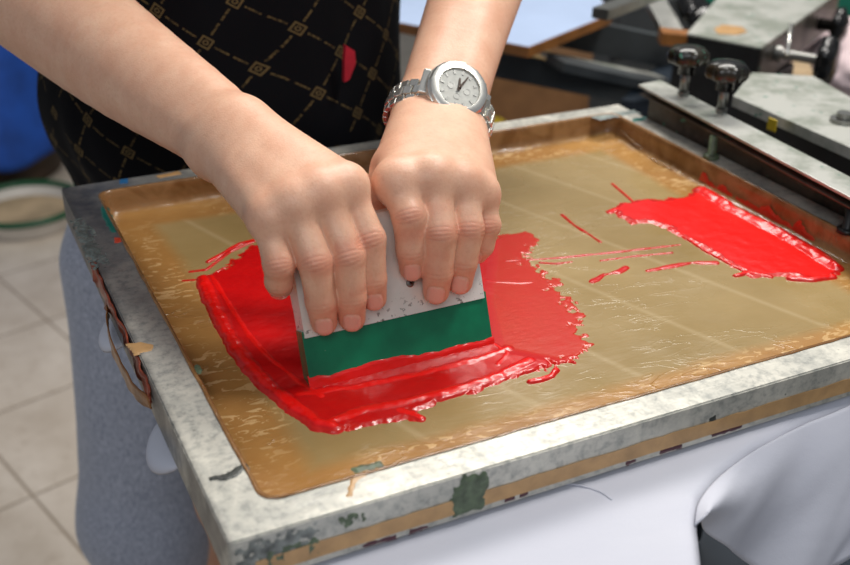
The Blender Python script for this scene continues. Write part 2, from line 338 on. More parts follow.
# ------------------------------------------------------------------ printing frame
frame = empty('printing_screen', (0, 0, -FH), 'silver aluminium screen printing frame with brown taped film, ink stains and tan tape', 'printing screen')
def ring_frame():
    o = [(0, 0), (FWR, 0), (FWR, FL), (0, FL)]; r = 0.0100; n = 7; inn = []
    for (cx, cy, a0) in ((BX + r, BY + r, 180), (FWR - BY - r, BY + r, 270), (FWR - BY - r, FL - BY - r, 0), (BX + r, FL - BY - r, 90)):
        inn += [(cx + r * math.cos(math.radians(a0 + 90 * k / (n - 1))), cy + r * math.sin(math.radians(a0 + 90 * k / (n - 1)))) for k in range(n)]
    bm = bmesh.new(); T = {}
    for z in (0, -FH): T[z] = ([bm.verts.new((x, y, z)) for x, y in o], [bm.verts.new((x, y, z)) for x, y in inn])
    for z in (0, -FH):
        O, I = T[z]
        for c in range(4):
            for k in range(n - 1): bm.faces.new((O[c], I[c * n + k], I[c * n + k + 1]))
            bm.faces.new((O[c], I[c * n + n - 1], I[((c + 1) % 4) * n], O[(c + 1) % 4]))
    for c in range(4): bm.faces.new((T[0][0][c], T[0][0][(c + 1) % 4], T[-FH][0][(c + 1) % 4], T[-FH][0][c]))
    m = 4 * n
    for c in range(m): bm.faces.new((T[0][1][c], T[0][1][(c + 1) % m], T[-FH][1][(c + 1) % m], T[-FH][1][c]))
    bmesh.ops.recalc_face_normals(bm, faces=bm.faces)
    bmesh.ops.bevel(bm, geom=[e for e in bm.edges if e.calc_face_angle(0) > 0.5], offset=0.0008, segments=3, affect='EDGES')
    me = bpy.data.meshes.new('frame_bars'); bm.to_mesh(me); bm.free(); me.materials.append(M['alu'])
    ob = bpy.data.objects.new('frame_bars', me); col.objects.link(ob); ob.parent = frame; ob.matrix_parent_inverse = Matrix.Translation(-frame.location); return ob
ring_frame()
def film():
    prof = [(-0.0016, 0.0002), (-0.0014, 0.0007), (0.0002, 0.0006), (0.0012, -0.0008), (0.0016, -0.006), (0.0019, -0.0125), (0.0032, -0.0168), (0.0062, -0.0190), (0.012, -0.0195), (0.03, -0.0195)]
    loops = []; N = 90
    def pt(off):
        x0, x1, y0, y1 = BX + off, FWR - BY - off, BY + off, FL - BY - off; r = max(0.0105 - off * 0.2, 0.004); P = []
        for (cx, cy, a0, L0, L1) in [(x1 - r, y0 + r, -90, (x0 + r, y0), (x1 - r, y0)), (x1 - r, y1 - r, 0, (x1, y0 + r), (x1, y1 - r)), (x0 + r, y1 - r, 90, (x1 - r, y1), (x0 + r, y1)), (x0 + r, y0 + r, 180, (x0, y1 - r), (x0, y0 + r))]:
            for k in range(N): t = k / N; P.append((L0[0] * (1 - t) + L1[0] * t, L0[1] * (1 - t) + L1[1] * t))
            for k in range(8): a = math.radians(a0 + 90 * k / 8); P.append((cx + r * math.cos(a), cy + r * math.sin(a)))
        return np.array(P)
    for i, (off, z) in enumerate(prof):
        P = pt(off); n = fbm(P[:, 0] * 60, P[:, 1] * 60, i * 0.4, 3)
        amp = [0.0006, 0.0006, 0.0002, 0.0003, 0.0006, 0.0007, 0.0013, 0.0014, 0.0006, 0][i]
        C = np.array([[0.266, 0.227]]); D = P - C; D = D / np.linalg.norm(D, axis=1)[:, None]
        P = P - D * (n * amp)[:, None]; loops.append([(p[0], p[1], z + (0.0005 * k2 if 4 < i < 9 else 0)) for p, k2 in zip(P, n)])
    b = MB(); b.rings(loops, cap=False); n = len(loops[0]); b.f.append(tuple(len(b.v) - n + j for j in range(n)))
    o = b.build('screen_film', M['film'], frame, True); tag(o, 'glossy tan film and brown packing tape stretched inside the frame'); return o
film()
# thin folds in the tape
def ridge(pts, r, mat=None, name='tape_fold'):
    mb = MB(); mb.tube(spline(pts, 5), r, 8); return mb.build(name, mat or M['film'], frame, True)
ridge([at_x(612, 113, 0.5105), at_x(619, 128, 0.510), at_x(634, 143, 0.507), at_z(648, 153, -0.0188)], 0.0009)
ridge([at_z(625, 138, -0.019), at_z(650, 158, -0.019), at_z(672, 170, -0.0188)], 0.0008)
# tan tape along the lower half of the front face
def quad_strip(name, a, b, c, d, n, mat, parent, amp=0.0, th=0.0004, seed=0):
    """thin strip between edge a->b and edge d->c, with gentle ripples"""
    a, b, c, d = [np.array(v, float) for v in (a, b, c, d)]; nn = np.cross(b - a, d - a); nn /= np.linalg.norm(nn); V = []; Fc = []
    for i in range(n + 1):
        t = i / n; p0 = a * (1 - t) + b * t; p1 = d * (1 - t) + c * t; w = vnoise(t * n * 0.3, seed)
        e = vnoise(t * n * 0.7, seed + 3.3) * amp
        up = (p1 - p0) / np.linalg.norm(p1 - p0)
        V += [p0 + nn * 0.0002, p0 + nn * (th + amp * 0.5 * abs(w)), p1 + up * e + nn * (th + amp * 0.5 * abs(w)), p1 + up * e + nn * 0.0002]
    for i in range(n):
        k = 4 * i; Fc += [(k + 1, k + 5, k + 6, k + 2), (k, k + 4, k + 5, k + 1), (k + 2, k + 6, k + 7, k + 3), (k + 3, k + 7, k + 4, k)]
    Fc += [(0, 1, 2, 3), (4 * n + 3, 4 * n + 2, 4 * n + 1, 4 * n)]
    return mesh_obj(name, V, Fc, mat, parent, False)
tag(quad_strip('tape_strip', (0.012, 0, -0.0235), (FWR, 0, -0.0235), (FWR, 0, -0.0135), (0.012, 0, -0.0145), 90, M['tape'], frame, 0.0006), 'tan tape strip along the front face')

# paint patches: thin irregular islands of dried ink lying on a face of the frame
def inside(px, py, poly):
    r = np.zeros(px.shape, bool); n = len(poly)
    for i in range(n):
        x0, y0 = poly[i]; x1, y1 = poly[(i + 1) % n]
        if abs(y1 - y0) < 1e-12: continue
        c = ((y0 > py) != (y1 > py)) & (px < (x1 - x0) * (py - y0) / (y1 - y0) + x0); r ^= c
    return r
def pdist(px, py, poly, closed=True):
    d = np.full(px.shape, 1e9); n = len(poly)
    for i in range(n if closed else n - 1):
        x0, y0 = poly[i]; x1, y1 = poly[(i + 1) % n]; dx, dy = x1 - x0, y1 - y0; L = dx * dx + dy * dy + 1e-15
        t = np.clip(((px - x0) * dx + (py - y0) * dy) / L, 0, 1); d = np.minimum(d, np.hypot(px - x0 - t * dx, py - y0 - t * dy))
    return d
def sdist(px, py, poly): return np.where(inside(px, py, poly), 1.0, -1.0) * pdist(px, py, poly)
def height_mesh(name, H, X, Y, to3d, mat, parent=None, attrs=None, cut=-0.0003):
    keep = (H > cut); ck = keep[:-1, :-1] | keep[1:, :-1] | keep[:-1, 1:] | keep[1:, 1:]
    idx = -np.ones(H.shape, int); used = np.zeros(H.shape, bool)
    for a in (slice(0, -1), slice(1, None)):
        for b in (slice(0, -1), slice(1, None)): used[a, b] |= ck
    idx[used] = np.arange(used.sum()); V = to3d(X[used], Y[used], np.maximum(H[used], cut * 2)); i, j = np.nonzero(ck)
    Fc = np.stack([idx[i, j], idx[i + 1, j], idx[i + 1, j + 1], idx[i, j + 1]], 1)
    return mesh_obj(name, V, Fc, mat, parent, True, attrs={k: v[used] for k, v in (attrs or {}).items()})
def blotch(name, poly, to3d, mat, parent, step=0.0006, th=0.0003, rag=0.0014, nsc=350, seed=0.0):
    p = np.array(poly); lo = p.min(0) - 0.002; hi = p.max(0) + 0.002
    X, Y = np.meshgrid(np.arange(lo[0], hi[0], step), np.arange(lo[1], hi[1], step), indexing='ij')
    s = sdist(X, Y, poly) + rag * fbm(X * nsc, Y * nsc, seed, 3); H = np.clip(s * 0.4, -0.0006, th)
    return height_mesh(name, H, X, Y, to3d, mat, parent)
def top3(x, y, h): return np.stack([x, y, 0.0001 + h], 1)
def front3(x, z, h): return np.stack([x, -0.0001 - h, z], 1)
def left3(y, z, h): return np.stack([-0.0001 - h, y, z], 1)
def ptop(l): return [tuple(at_z(x, y, 0)[:2]) for x, y in l]
def pfront(l): return [tuple(at_y(x, y, 0)[[0, 2]]) for x, y in l]
def pleft(l): return [tuple(at_x(x, y, 0)[[1, 2]]) for x, y in l]
bl = lambda *a, **k: blotch('ink_stain', *a, parent=frame, **k)
bl(ptop([(209, 477), (225, 474), (236, 467), (246, 464), (247, 468), (240, 474), (228, 480), (211, 481)]), top3, M['darkp'], rag=0.0008)
bl(ptop([(352, 476), (368, 470), (366, 476), (356, 480), (352, 496), (347, 496)]), top3, M['tape'], rag=0.0006)
bl(ptop([(352, 468), (380, 462), (382, 465), (358, 473)]), top3, M['greenp'], rag=0.0006)
bl(ptop([(128, 344), (140, 342), (153, 345), (151, 351), (136, 354)]), top3, M['tape'], rag=0.0006)
bl(ptop([(101, 204), (107, 208), (117, 232), (112, 233), (103, 218)]), top3, M['tealp'], rag=0.0008)
bl(ptop([(114, 237), (121, 238), (122, 242), (115, 243)]), top3, M['orangep'], rag=0.0006)
bl(ptop([(120, 180), (128, 178), (128, 183), (120, 184)]), top3, M['bluep2'], rag=0.0008)
bl(ptop([(197, 365), (200, 370), (199, 373), (196, 368)]), top3, M['greenp'], rag=0.0004)
bl(ptop([(590, 116), (634, 110), (640, 113), (600, 119)]), top3, M['grayp'], rag=0.001)
bl(ptop([(155, 176), (178, 171), (182, 174), (160, 178)]), top3, M['tape'], rag=0.0006)
bl(ptop([(632, 119), (645, 117), (646, 120), (634, 122)]), top3, M['tealp'], rag=0.0006)
bl(ptop([(75, 220), (90, 226), (104, 262), (98, 268), (84, 246)]), top3, M['grayp'], rag=0.007, nsc=420)
bl(pfront([(455, 487), (466, 476), (487, 472), (489, 482), (485, 506), (452, 519), (449, 506)]), front3, M['greenp'], th=0.0009, rag=0.0016)
bl(pfront([(240, 551), (262, 543), (300, 530), (316, 526), (308, 540), (290, 552), (262, 566), (240, 566)]), front3, M['grayd'], rag=0.0055, nsc=380, th=0.0003, step=0.0004)
bl(pfront([(262, 556), (312, 540), (316, 550), (282, 566), (262, 566)]), front3, M['greenp'], rag=0.004, nsc=420, th=0.0005)
bl(pfront([(335, 520), (352, 514), (368, 512), (360, 522), (344, 526)]), front3, M['greenp'], rag=0.0028, nsc=420)
bl(pfront([(709, 418), (715, 416), (716, 422), (710, 424)]), front3, M['darkp'], rag=0.0004)
for k, (x, y, l) in enumerate([(362, 545, 34), (410, 530, 18), (505, 499, 10), (520, 494, 8), (660, 451, 22), (712, 434, 30), (626, 462, 10)]):
    bl(pfront([(x, y), (x + l, y - l * 0.3), (x + l, y - l * 0.3 + 3), (x, y + 3)]), front3, M['maroonp'], rag=0.0006, seed=k)
# peeling tape on the left face
sL = [at_x(x, y, 0) for x, y in ((89, 276), (97, 293), (110, 320), (128, 356), (143, 392), (156, 418))]
def ribbon(name, path, lo, hi, mat, th=0.0006, rough=0.0, nz=5):
    """upright strip following a plan path [(x, y)], between heights lo[i] and hi[i]"""
    P = spline([np.array([p[0], p[1], l, h]) for p, l, h in zip(path, lo, hi)], 8); V = []; Fc = []; n = len(P)
    for s in (0, 1):
        for i, p in enumerate(P):
            q0 = P[max(i - 1, 0)]; q1 = P[min(i + 1, n - 1)]; t = np.array([q1[0] - q0[0], q1[1] - q0[1]]); t /= np.linalg.norm(t) + 1e-9; nx = np.array([-t[1], t[0]])
            for k in range(nz):
                f = k / (nz - 1); z = p[2] * (1 - f) + p[3] * f; w = rough * fbm(i * 0.35, k * 0.9, s * 0.0, 2); V.append((p[0] + nx[0] * (th * s + w), p[1] + nx[1] * (th * s + w), z + 0.5 * w))
    m = n * nz
    for i in range(n - 1):
        for k in range(nz - 1):
            a = i * nz + k; Fc += [(a, a + 1, a + nz + 1, a + nz), (m + a, m + a + nz, m + a + nz + 1, m + a + 1)]
        a = i * nz; Fc.append((a, a + nz, m + a + nz, m + a)); a = i * nz + nz - 1; Fc.append((a, m + a, m + a + nz, a + nz))
    for k in range(nz - 1):
        a = k; Fc.append((a, m + a, m + a + 1, a + 1)); a = (n - 1) * nz + k; Fc.append((a, a + 1, m + a + 1, m + a))
    o = mesh_obj(name, V, Fc, mat, frame, True); return o
tag(ribbon('peeling_tape', [(-0.0018, y) for y in (0.318, 0.306, 0.28, 0.24, 0.20, 0.168, 0.15)][::1], [-0.012, -0.018, -0.017, -0.014, -0.014, -0.014, -0.016], [-0.001, -0.001, -0.002, -0.002, -0.002, -0.003, -0.008], M['tape_red'], 0.0012, 0.0016), 'reddish brown tape strip stuck along the left face')
tag(ribbon('peeling_tape', [(-0.002, 0.272), (-0.0055, 0.258), (-0.0078, 0.235), (-0.0080, 0.205), (-0.0066, 0.175), (-0.002, 0.150)], [-0.022, -0.026, -0.027, -0.027, -0.026, -0.02], [-0.013, -0.014, -0.015, -0.015, -0.015, -0.013], M['tape_brown'], 0.0008, 0.0005), 'brown tape strip bowed away from the left face')

# ------------------------------------------------------------------ ink
def ink_patch(name, polys, strokes, holes=(), step=0.0007, label='', base=0.0011, rag=0.004, nsc=110, seed=0.0, thinpoly=None, flat=0.55, cat='ink'):
    pts = np.array([p for pl in polys for p in pl] + [p for s in strokes for p in s[0]]); lo = pts.min(0) - 0.012; hi = pts.max(0) + 0.012
    X, Y = np.meshgrid(np.arange(lo[0], hi[0], step), np.arange(lo[1], hi[1], step), indexing='ij')
    N = fbm(X * nsc, Y * nsc, seed, 4); Nd = fbm(X * 60 + Y * 40, Y * 260 - X * 60, seed + 4, 3); s = np.full(X.shape, -1.0)
    for pl in polys: s = np.maximum(s, sdist(X, Y, pl))
    s = s + rag * (N * 0.7 + Nd * 0.25)
    hl = np.zeros(X.shape)
    for (hp, strength) in holes:
        hd = sdist(X, Y, hp); g = np.clip(hd / 0.004 + 0.5, 0, 1); hl = np.maximum(hl, g * strength)
    N2 = fbm(X * 190, Y * 190, seed + 9, 3)
    s = s - hl * (N2 * 0.006 + 0.003)
    H = np.clip(s * 0.35, -0.0012, base) + 0.00014 * fbm(X * 160, Y * 160, seed + 1, 2) * (s > 0.001)
    H = np.where(s > 0, np.minimum(H, base * 1.3), H)
    thick = np.clip(s / 0.006, 0.25, flat)
    if thinpoly is not None:
        g = np.clip(sdist(X, Y, thinpoly) / 0.008 + 0.5, 0, 1); thick = thick * (1 - 0.8 * g); H = np.where(s > 0, H * (1 - 0.75 * g) + 0.00008, H)
    for (line, w, h, r) in strokes:
        d = pdist(X, Y, line, False) + r * 0.5 * w * (N * 0.7 + Nd * 0.15) ; g = 1 - (d / w)
        rid = np.where(g > 0, h * np.sqrt(np.clip(g, 0, 1)) * (0.85 + 0.22 * fbm(X * 130, Y * 130, seed + 2, 2)), np.clip(g * 0.004, -0.0012, 0))
        H = np.where(rid > H, rid, H); thick = np.maximum(thick, np.clip(g * 1.4, 0, 1) * min(1, h / 0.0012))
    o = height_mesh(name, H, X, Y, lambda x, y, h: np.stack([x, y, FILM + 0.0003 + h], 1), M['ink'], None, {'thick': thick}, cut=-0.0004)
    return tag(o, label, cat)
pz = lambda l: [tuple(at_z(x, y, FILM)[:2]) for x, y in l]
main_poly = pz([(203, 278), (209, 300), (222, 330), (240, 358), (258, 380), (285, 405), (315, 428), (332, 432), (352, 427), (385, 424), (418, 420), (412, 411), (440, 400), (480, 390), (515, 378), (548, 370), (578, 360), (590, 348), (584, 330), (588, 316), (576, 303), (560, 292), (560, 280), (545, 272), (531, 262), (535, 252), (538, 242), (524, 232), (505, 236), (480, 240), (430, 232), (360, 230), (300, 232), (262, 238), (240, 252), (222, 268)])
thin = pz([(498, 225), (545, 225), (545, 262), (600, 290), (602, 352), (560, 362), (500, 350), (488, 300)])
ink_patch('ink_puddle', [main_poly], [
    (pz([(204, 280), (212, 300), (226, 330), (246, 362), (268, 386), (296, 408), (318, 424), (334, 428)]), 0.0062, 0.0032, 0.5),
    (pz([(212, 278), (232, 310), (250, 338), (272, 362), (300, 384), (322, 398)]), 0.0030, 0.0022, 0.6),
    (pz([(330, 424), (365, 412), (405, 404), (450, 393), (500, 376), (530, 362)]), 0.0050, 0.0026, 0.6),
    (pz([(300, 396), (350, 390), (420, 376), (480, 360), (508, 350)]), 0.0046, 0.0022, 0.5),
    (pz([(495, 346), (508, 355), (498, 366)]), 0.0022, 0.0020, 0.5),
    (pz([(190, 272), (206, 270), (230, 252), (262, 238)]), 0.0012, 0.0008, 0.8), (pz([(200, 282), (224, 268), (262, 262)]), 0.0010, 0.0006, 0.8), (pz([(208, 262), (240, 244), (256, 240)]), 0.0018, 0.0010, 0.9), (pz([(182, 281), (196, 280), (206, 279)]), 0.0008, 0.0006, 0.8),
    (pz([(486, 282), (520, 284), (532, 283)]), 0.0010, 0.0010, 0.5), (pz([(530, 382), (541, 380), (552, 376), (556, 370)]), 0.0022, 0.0016, 0.8),
    (pz([(400, 412), (412, 414), (421, 419)]), 0.0032, 0.0014, 0.9)],
    holes=[(pz([(500, 250), (545, 240), (552, 268), (590, 292), (604, 320), (604, 345), (574, 352), (560, 318), (530, 284), (505, 268)]), 1.4), (pz([(196, 262), (262, 240), (262, 262), (212, 275)]), 0.7), (pz([(520, 355), (600, 345), (570, 372), (520, 382)]), 1.0)],
    label='spread puddle of wet red ink around the green squeegee', seed=1.3, thinpoly=thin)
right_poly = pz([(613, 210), (621, 203), (645, 200), (664, 200), (688, 196), (703, 187), (716, 197), (745, 215), (780, 232), (815, 250), (836, 262), (839, 272), (830, 281), (808, 281), (790, 276), (770, 276), (752, 277), (735, 268), (712, 254), (690, 240), (668, 229), (650, 222), (632, 224), (622, 217)])
ink_patch('ink_streak', [right_poly], [
    (pz([(702, 191), (730, 209), (770, 229), (810, 251), (834, 268)]), 0.0075, 0.0046, 0.35),
    (pz([(612, 184), (640, 208), (668, 227), (706, 252), (750, 275)]), 0.0010, 0.0012, 0.2), (pz([(610, 212), (628, 206), (650, 204)]), 0.003, 0.001, 1.0), (pz([(735, 276), (750, 273), (770, 277)]), 0.0022, 0.0016, 0.8), (pz([(790, 279), (812, 280), (832, 277)]), 0.003, 0.0024, 0.5)],
    label='thick red ink streak along the right side of the brown film', seed=5.1, flat=0.9, base=0.0009, rag=0.0035)
for k, (ln, w, lb) in enumerate([
    ([(505, 262), (560, 258), (620, 252), (680, 245)], 0.0010, 'long thin red ink smear joining the puddle to the right streak'),
    ([(592, 282), (604, 275), (618, 272), (626, 268)], 0.0022, 'short ragged red ink smear right of the puddle'),
    ([(648, 271), (668, 267), (690, 263), (716, 263)], 0.0022, 'broken red ink smear just below the right streak'),
    ([(562, 215), (575, 226), (588, 234), (600, 242)], 0.0012, 'slanting red ink scratch on the upper middle of the film'),
    ([(600, 261), (630, 257), (672, 253)], 0.0009, 'faint red ink line below the long thin smear'),
    ([(540, 263), (556, 264), (572, 262)], 0.0009, 'tiny red ink line beside the puddle edge')]):
    ink_patch('ink_smear', [], [(pz(ln), w, 0.0007, 1.3)], label=lb, seed=8.0 + k, step=0.0006)
# ink climbing the tape on the right wall
def wall3(y, z, h): return np.stack([FWR - BY - 0.0034 - h, y, z], 1)
w0 = [tuple(at_x(x, y, FWR - BY - 0.0034)[[1, 2]]) for x, y in ((694, 190), (699, 178), (703, 173), (708, 181), (716, 188), (722, 185), (730, 194), (745, 202), (758, 209), (768, 207), (776, 217), (792, 227), (799, 222), (804, 231), (816, 243), (830, 258), (800, 252), (760, 234), (720, 212))]
o = blotch('ink_splash', w0, wall3, M['ink'], None, th=0.0006, rag=0.0012, nsc=260); tag(o, 'red ink splashed up the brown tape wall at right', 'ink')

# ------------------------------------------------------------------ squeegee
TILT = math.radians(22)
Q0 = at_z(311, 388, FILM + 0.0015); Q1 = at_z(493, 343, FILM + 0.0015); SU = Q1 - Q0; SLEN = np.linalg.norm(SU); SU /= SLEN
SV = np.array([0, math.sin(TILT), math.cos(TILT)]); SV -= SU * np.dot(SU, SV); SV /= np.linalg.norm(SV); SN = np.cross(SU, SV); 
if SN[1] > 0: SN = -SN
def sq(u, v, n): return Q0 + SU * u + SV * v + SN * n
sqr = empty('squeegee', Q0, 'squeegee with green rubber blade and white metal holder, gripped in both hands', 'squeegee')
TH = 0.011
def extr(prof, u0, u1, segs=24):
    rr = []
    for i in range(segs + 1): rr.append([sq(u0 + (u1 - u0) * i / segs, v, n) for v, n in prof])
    return MB().rings(rr)
extr([(0.0, -0.002), (0.0025, 0.0), (0.0335, 0.0), (0.0335, -TH), (0.0025, -TH), (0.0, -TH + 0.003)], 0, SLEN).build('blade', M['blade'], sqr, False)
ho = 0.0016
prof = [(0.0300, 0.0004), (0.0298, ho), (0.05, ho), (0.075, ho + 0.0005), (0.088, ho - 0.001), (0.094, -0.004), (0.0955, -0.009), (0.094, -0.015), (0.088, -0.019), (0.075, -0.0195), (0.06, -0.015), (0.045, -TH - ho), (0.030, -TH - ho), (0.030, -TH)]
hb = extr(prof, 0.001, SLEN - 0.002).build('metal_holder', M['holder'], sqr, False, auto=0.6)
# bent lip at the left end, its rivet and the front screws
tag(hb, 'white metal holder plate spattered with old ink')
mb = MB(); c = at_plane(410, 283, Q0, SN, ho); mb.lathe([(0.0026, -0.0005), (0.0026, 0.0006), (0.0018, 0.001)], c, SN, 20); mb.build('screw', M['steel_dark'], sqr, True)
mb = MB(); mb.lathe([(0.0009, 0.0), (0.0009, 0.0013)], c, SN, 12); mb.build('screw', M['black_plastic'], sqr, True)
# red ink clinging to the bottom of the blade
us = np.arange(-0.001, SLEN + 0.001, 0.0007); vs = np.arange(-0.0012, 0.015, 0.0005); Ug, Vg = np.meshgrid(us, vs, indexing='ij')
edge = 0.0055 + 0.0022 * fbm(Ug * 70, 0.3, 2.0, 3) - 0.001 * (Ug / SLEN)
Hh = np.clip((edge - Vg) * 0.5, -0.0006, 0.0009) + 0.0002 * fbm(Ug * 300, Vg * 300, 1.0, 2) * (edge > Vg)
o = height_mesh('ink_bead', Hh, Ug, Vg, lambda u, v, h: Q0 + SU * u[:, None] + SV * v[:, None] + SN * (h + 0.0001)[:, None], M['ink'], sqr, {'thick': np.ones_like(Hh)})
tag(o, 'red ink clinging to the bottom edge of the blade')

# ------------------------------------------------------------------ implicit surfaces (one continuous skin)
def surface(f, lo, hi, h, B=8, lip=1.35):
    lo = np.floor(np.array(lo) / h) * h; nb = np.ceil((np.array(hi) - lo) / (h * B)).astype(int)
    g = np.stack(np.meshgrid(*[np.arange(n) for n in nb], indexing='ij'), -1).reshape(-1, 3)
    cen = lo + (g + 0.5) * B * h; keep = np.abs(f(cen)) < B * h * 0.87 * lip + 2 * h; g = g[keep]
    s = np.stack(np.meshgrid(*[np.arange(B + 1)] * 3, indexing='ij'), -1)
    G = (g[:, None, None, None, :] * B + s[None]); pts = lo + G.reshape(-1, 3) * h
    F = np.empty(len(pts), np.float32)
    for i in range(0, len(pts), 400000): F[i:i + 400000] = f(pts[i:i + 400000])
    F = F.reshape(len(g), B + 1, B + 1, B + 1); S = F < 0
    c8 = [(a, b, c) for a in (0, 1) for b in (0, 1) for c in (0, 1)]
    sl = lambda A, a, b, c: A[:, a:a + B, b:b + B, c:c + B]
    cnt = sum(sl(S, *o).astype(np.int8) for o in c8); act = (cnt > 0) & (cnt < 8)
    acc = np.zeros(act.shape + (3,), np.float32); num = np.zeros(act.shape, np.float32)
    for i, o in enumerate(c8):
        for ax in range(3):
            if o[ax]: continue
            p = list(o); p[ax] = 1; fa = sl(F, *o); fb = sl(F, *p); m = (fa < 0) != (fb < 0); t = np.where(m, fa / np.where(m, fa - fb, 1), 0)
            for k in range(3): acc[..., k] += np.where(m, (t if k == ax else o[k]), 0)
            num += m
    bi, x, y, z = np.nonzero(act); cell = g[bi] * B + np.stack([x, y, z], 1); V = lo + (cell + acc[bi, x, y, z] / num[bi, x, y, z][:, None]) * h
    BIG = 1 << 20; key = lambda c: (c[:, 0] * BIG + c[:, 1]) * BIG + c[:, 2]; kk = key(cell.astype(np.int64)); order = np.argsort(kk); ks = kk[order]
    def find(c):
        k = key(c); p = np.searchsorted(ks, k); p = np.clip(p, 0, len(ks) - 1); ok = ks[p] == k; return np.where(ok, order[p], -1)
    Q = []
    for ax in range(3):
        a0 = F[:, :B, :B, :B] < 0; sh = [0, 0, 0]; sh[ax] = 1; b0 = sl(F, *sh) < 0; m = a0 != b0; bi, x, y, z = np.nonzero(m); base = (g[bi] * B + np.stack([x, y, z], 1)).astype(np.int64); flip = a0[bi, x, y, z]
        u = [0, 0, 0]; v = [0, 0, 0]; u[(ax + 1) % 3] = 1; v[(ax + 2) % 3] = 1; u, v = np.array(u), np.array(v)
        q = np.stack([find(base - u - v), find(base - v), find(base), find(base - u)], 1); ok = (q >= 0).all(1); q = q[ok]; fl = flip[ok]; q[~fl] = q[~fl][:, ::-1]; Q.append(q)
    return V, np.concatenate(Q)
def smin(a, b, k):
    h = np.clip(0.5 + 0.5 * (b - a) / k, 0, 1); return b * (1 - h) + a * h - k * h * (1 - h)
def cone(p, a, b, ra, rb):
    ab = b - a; t = np.clip(((p - a) @ ab) / (ab @ ab), 0, 1); return np.linalg.norm(p - a - t[:, None] * ab, axis=1) - (ra + (rb - ra) * t)

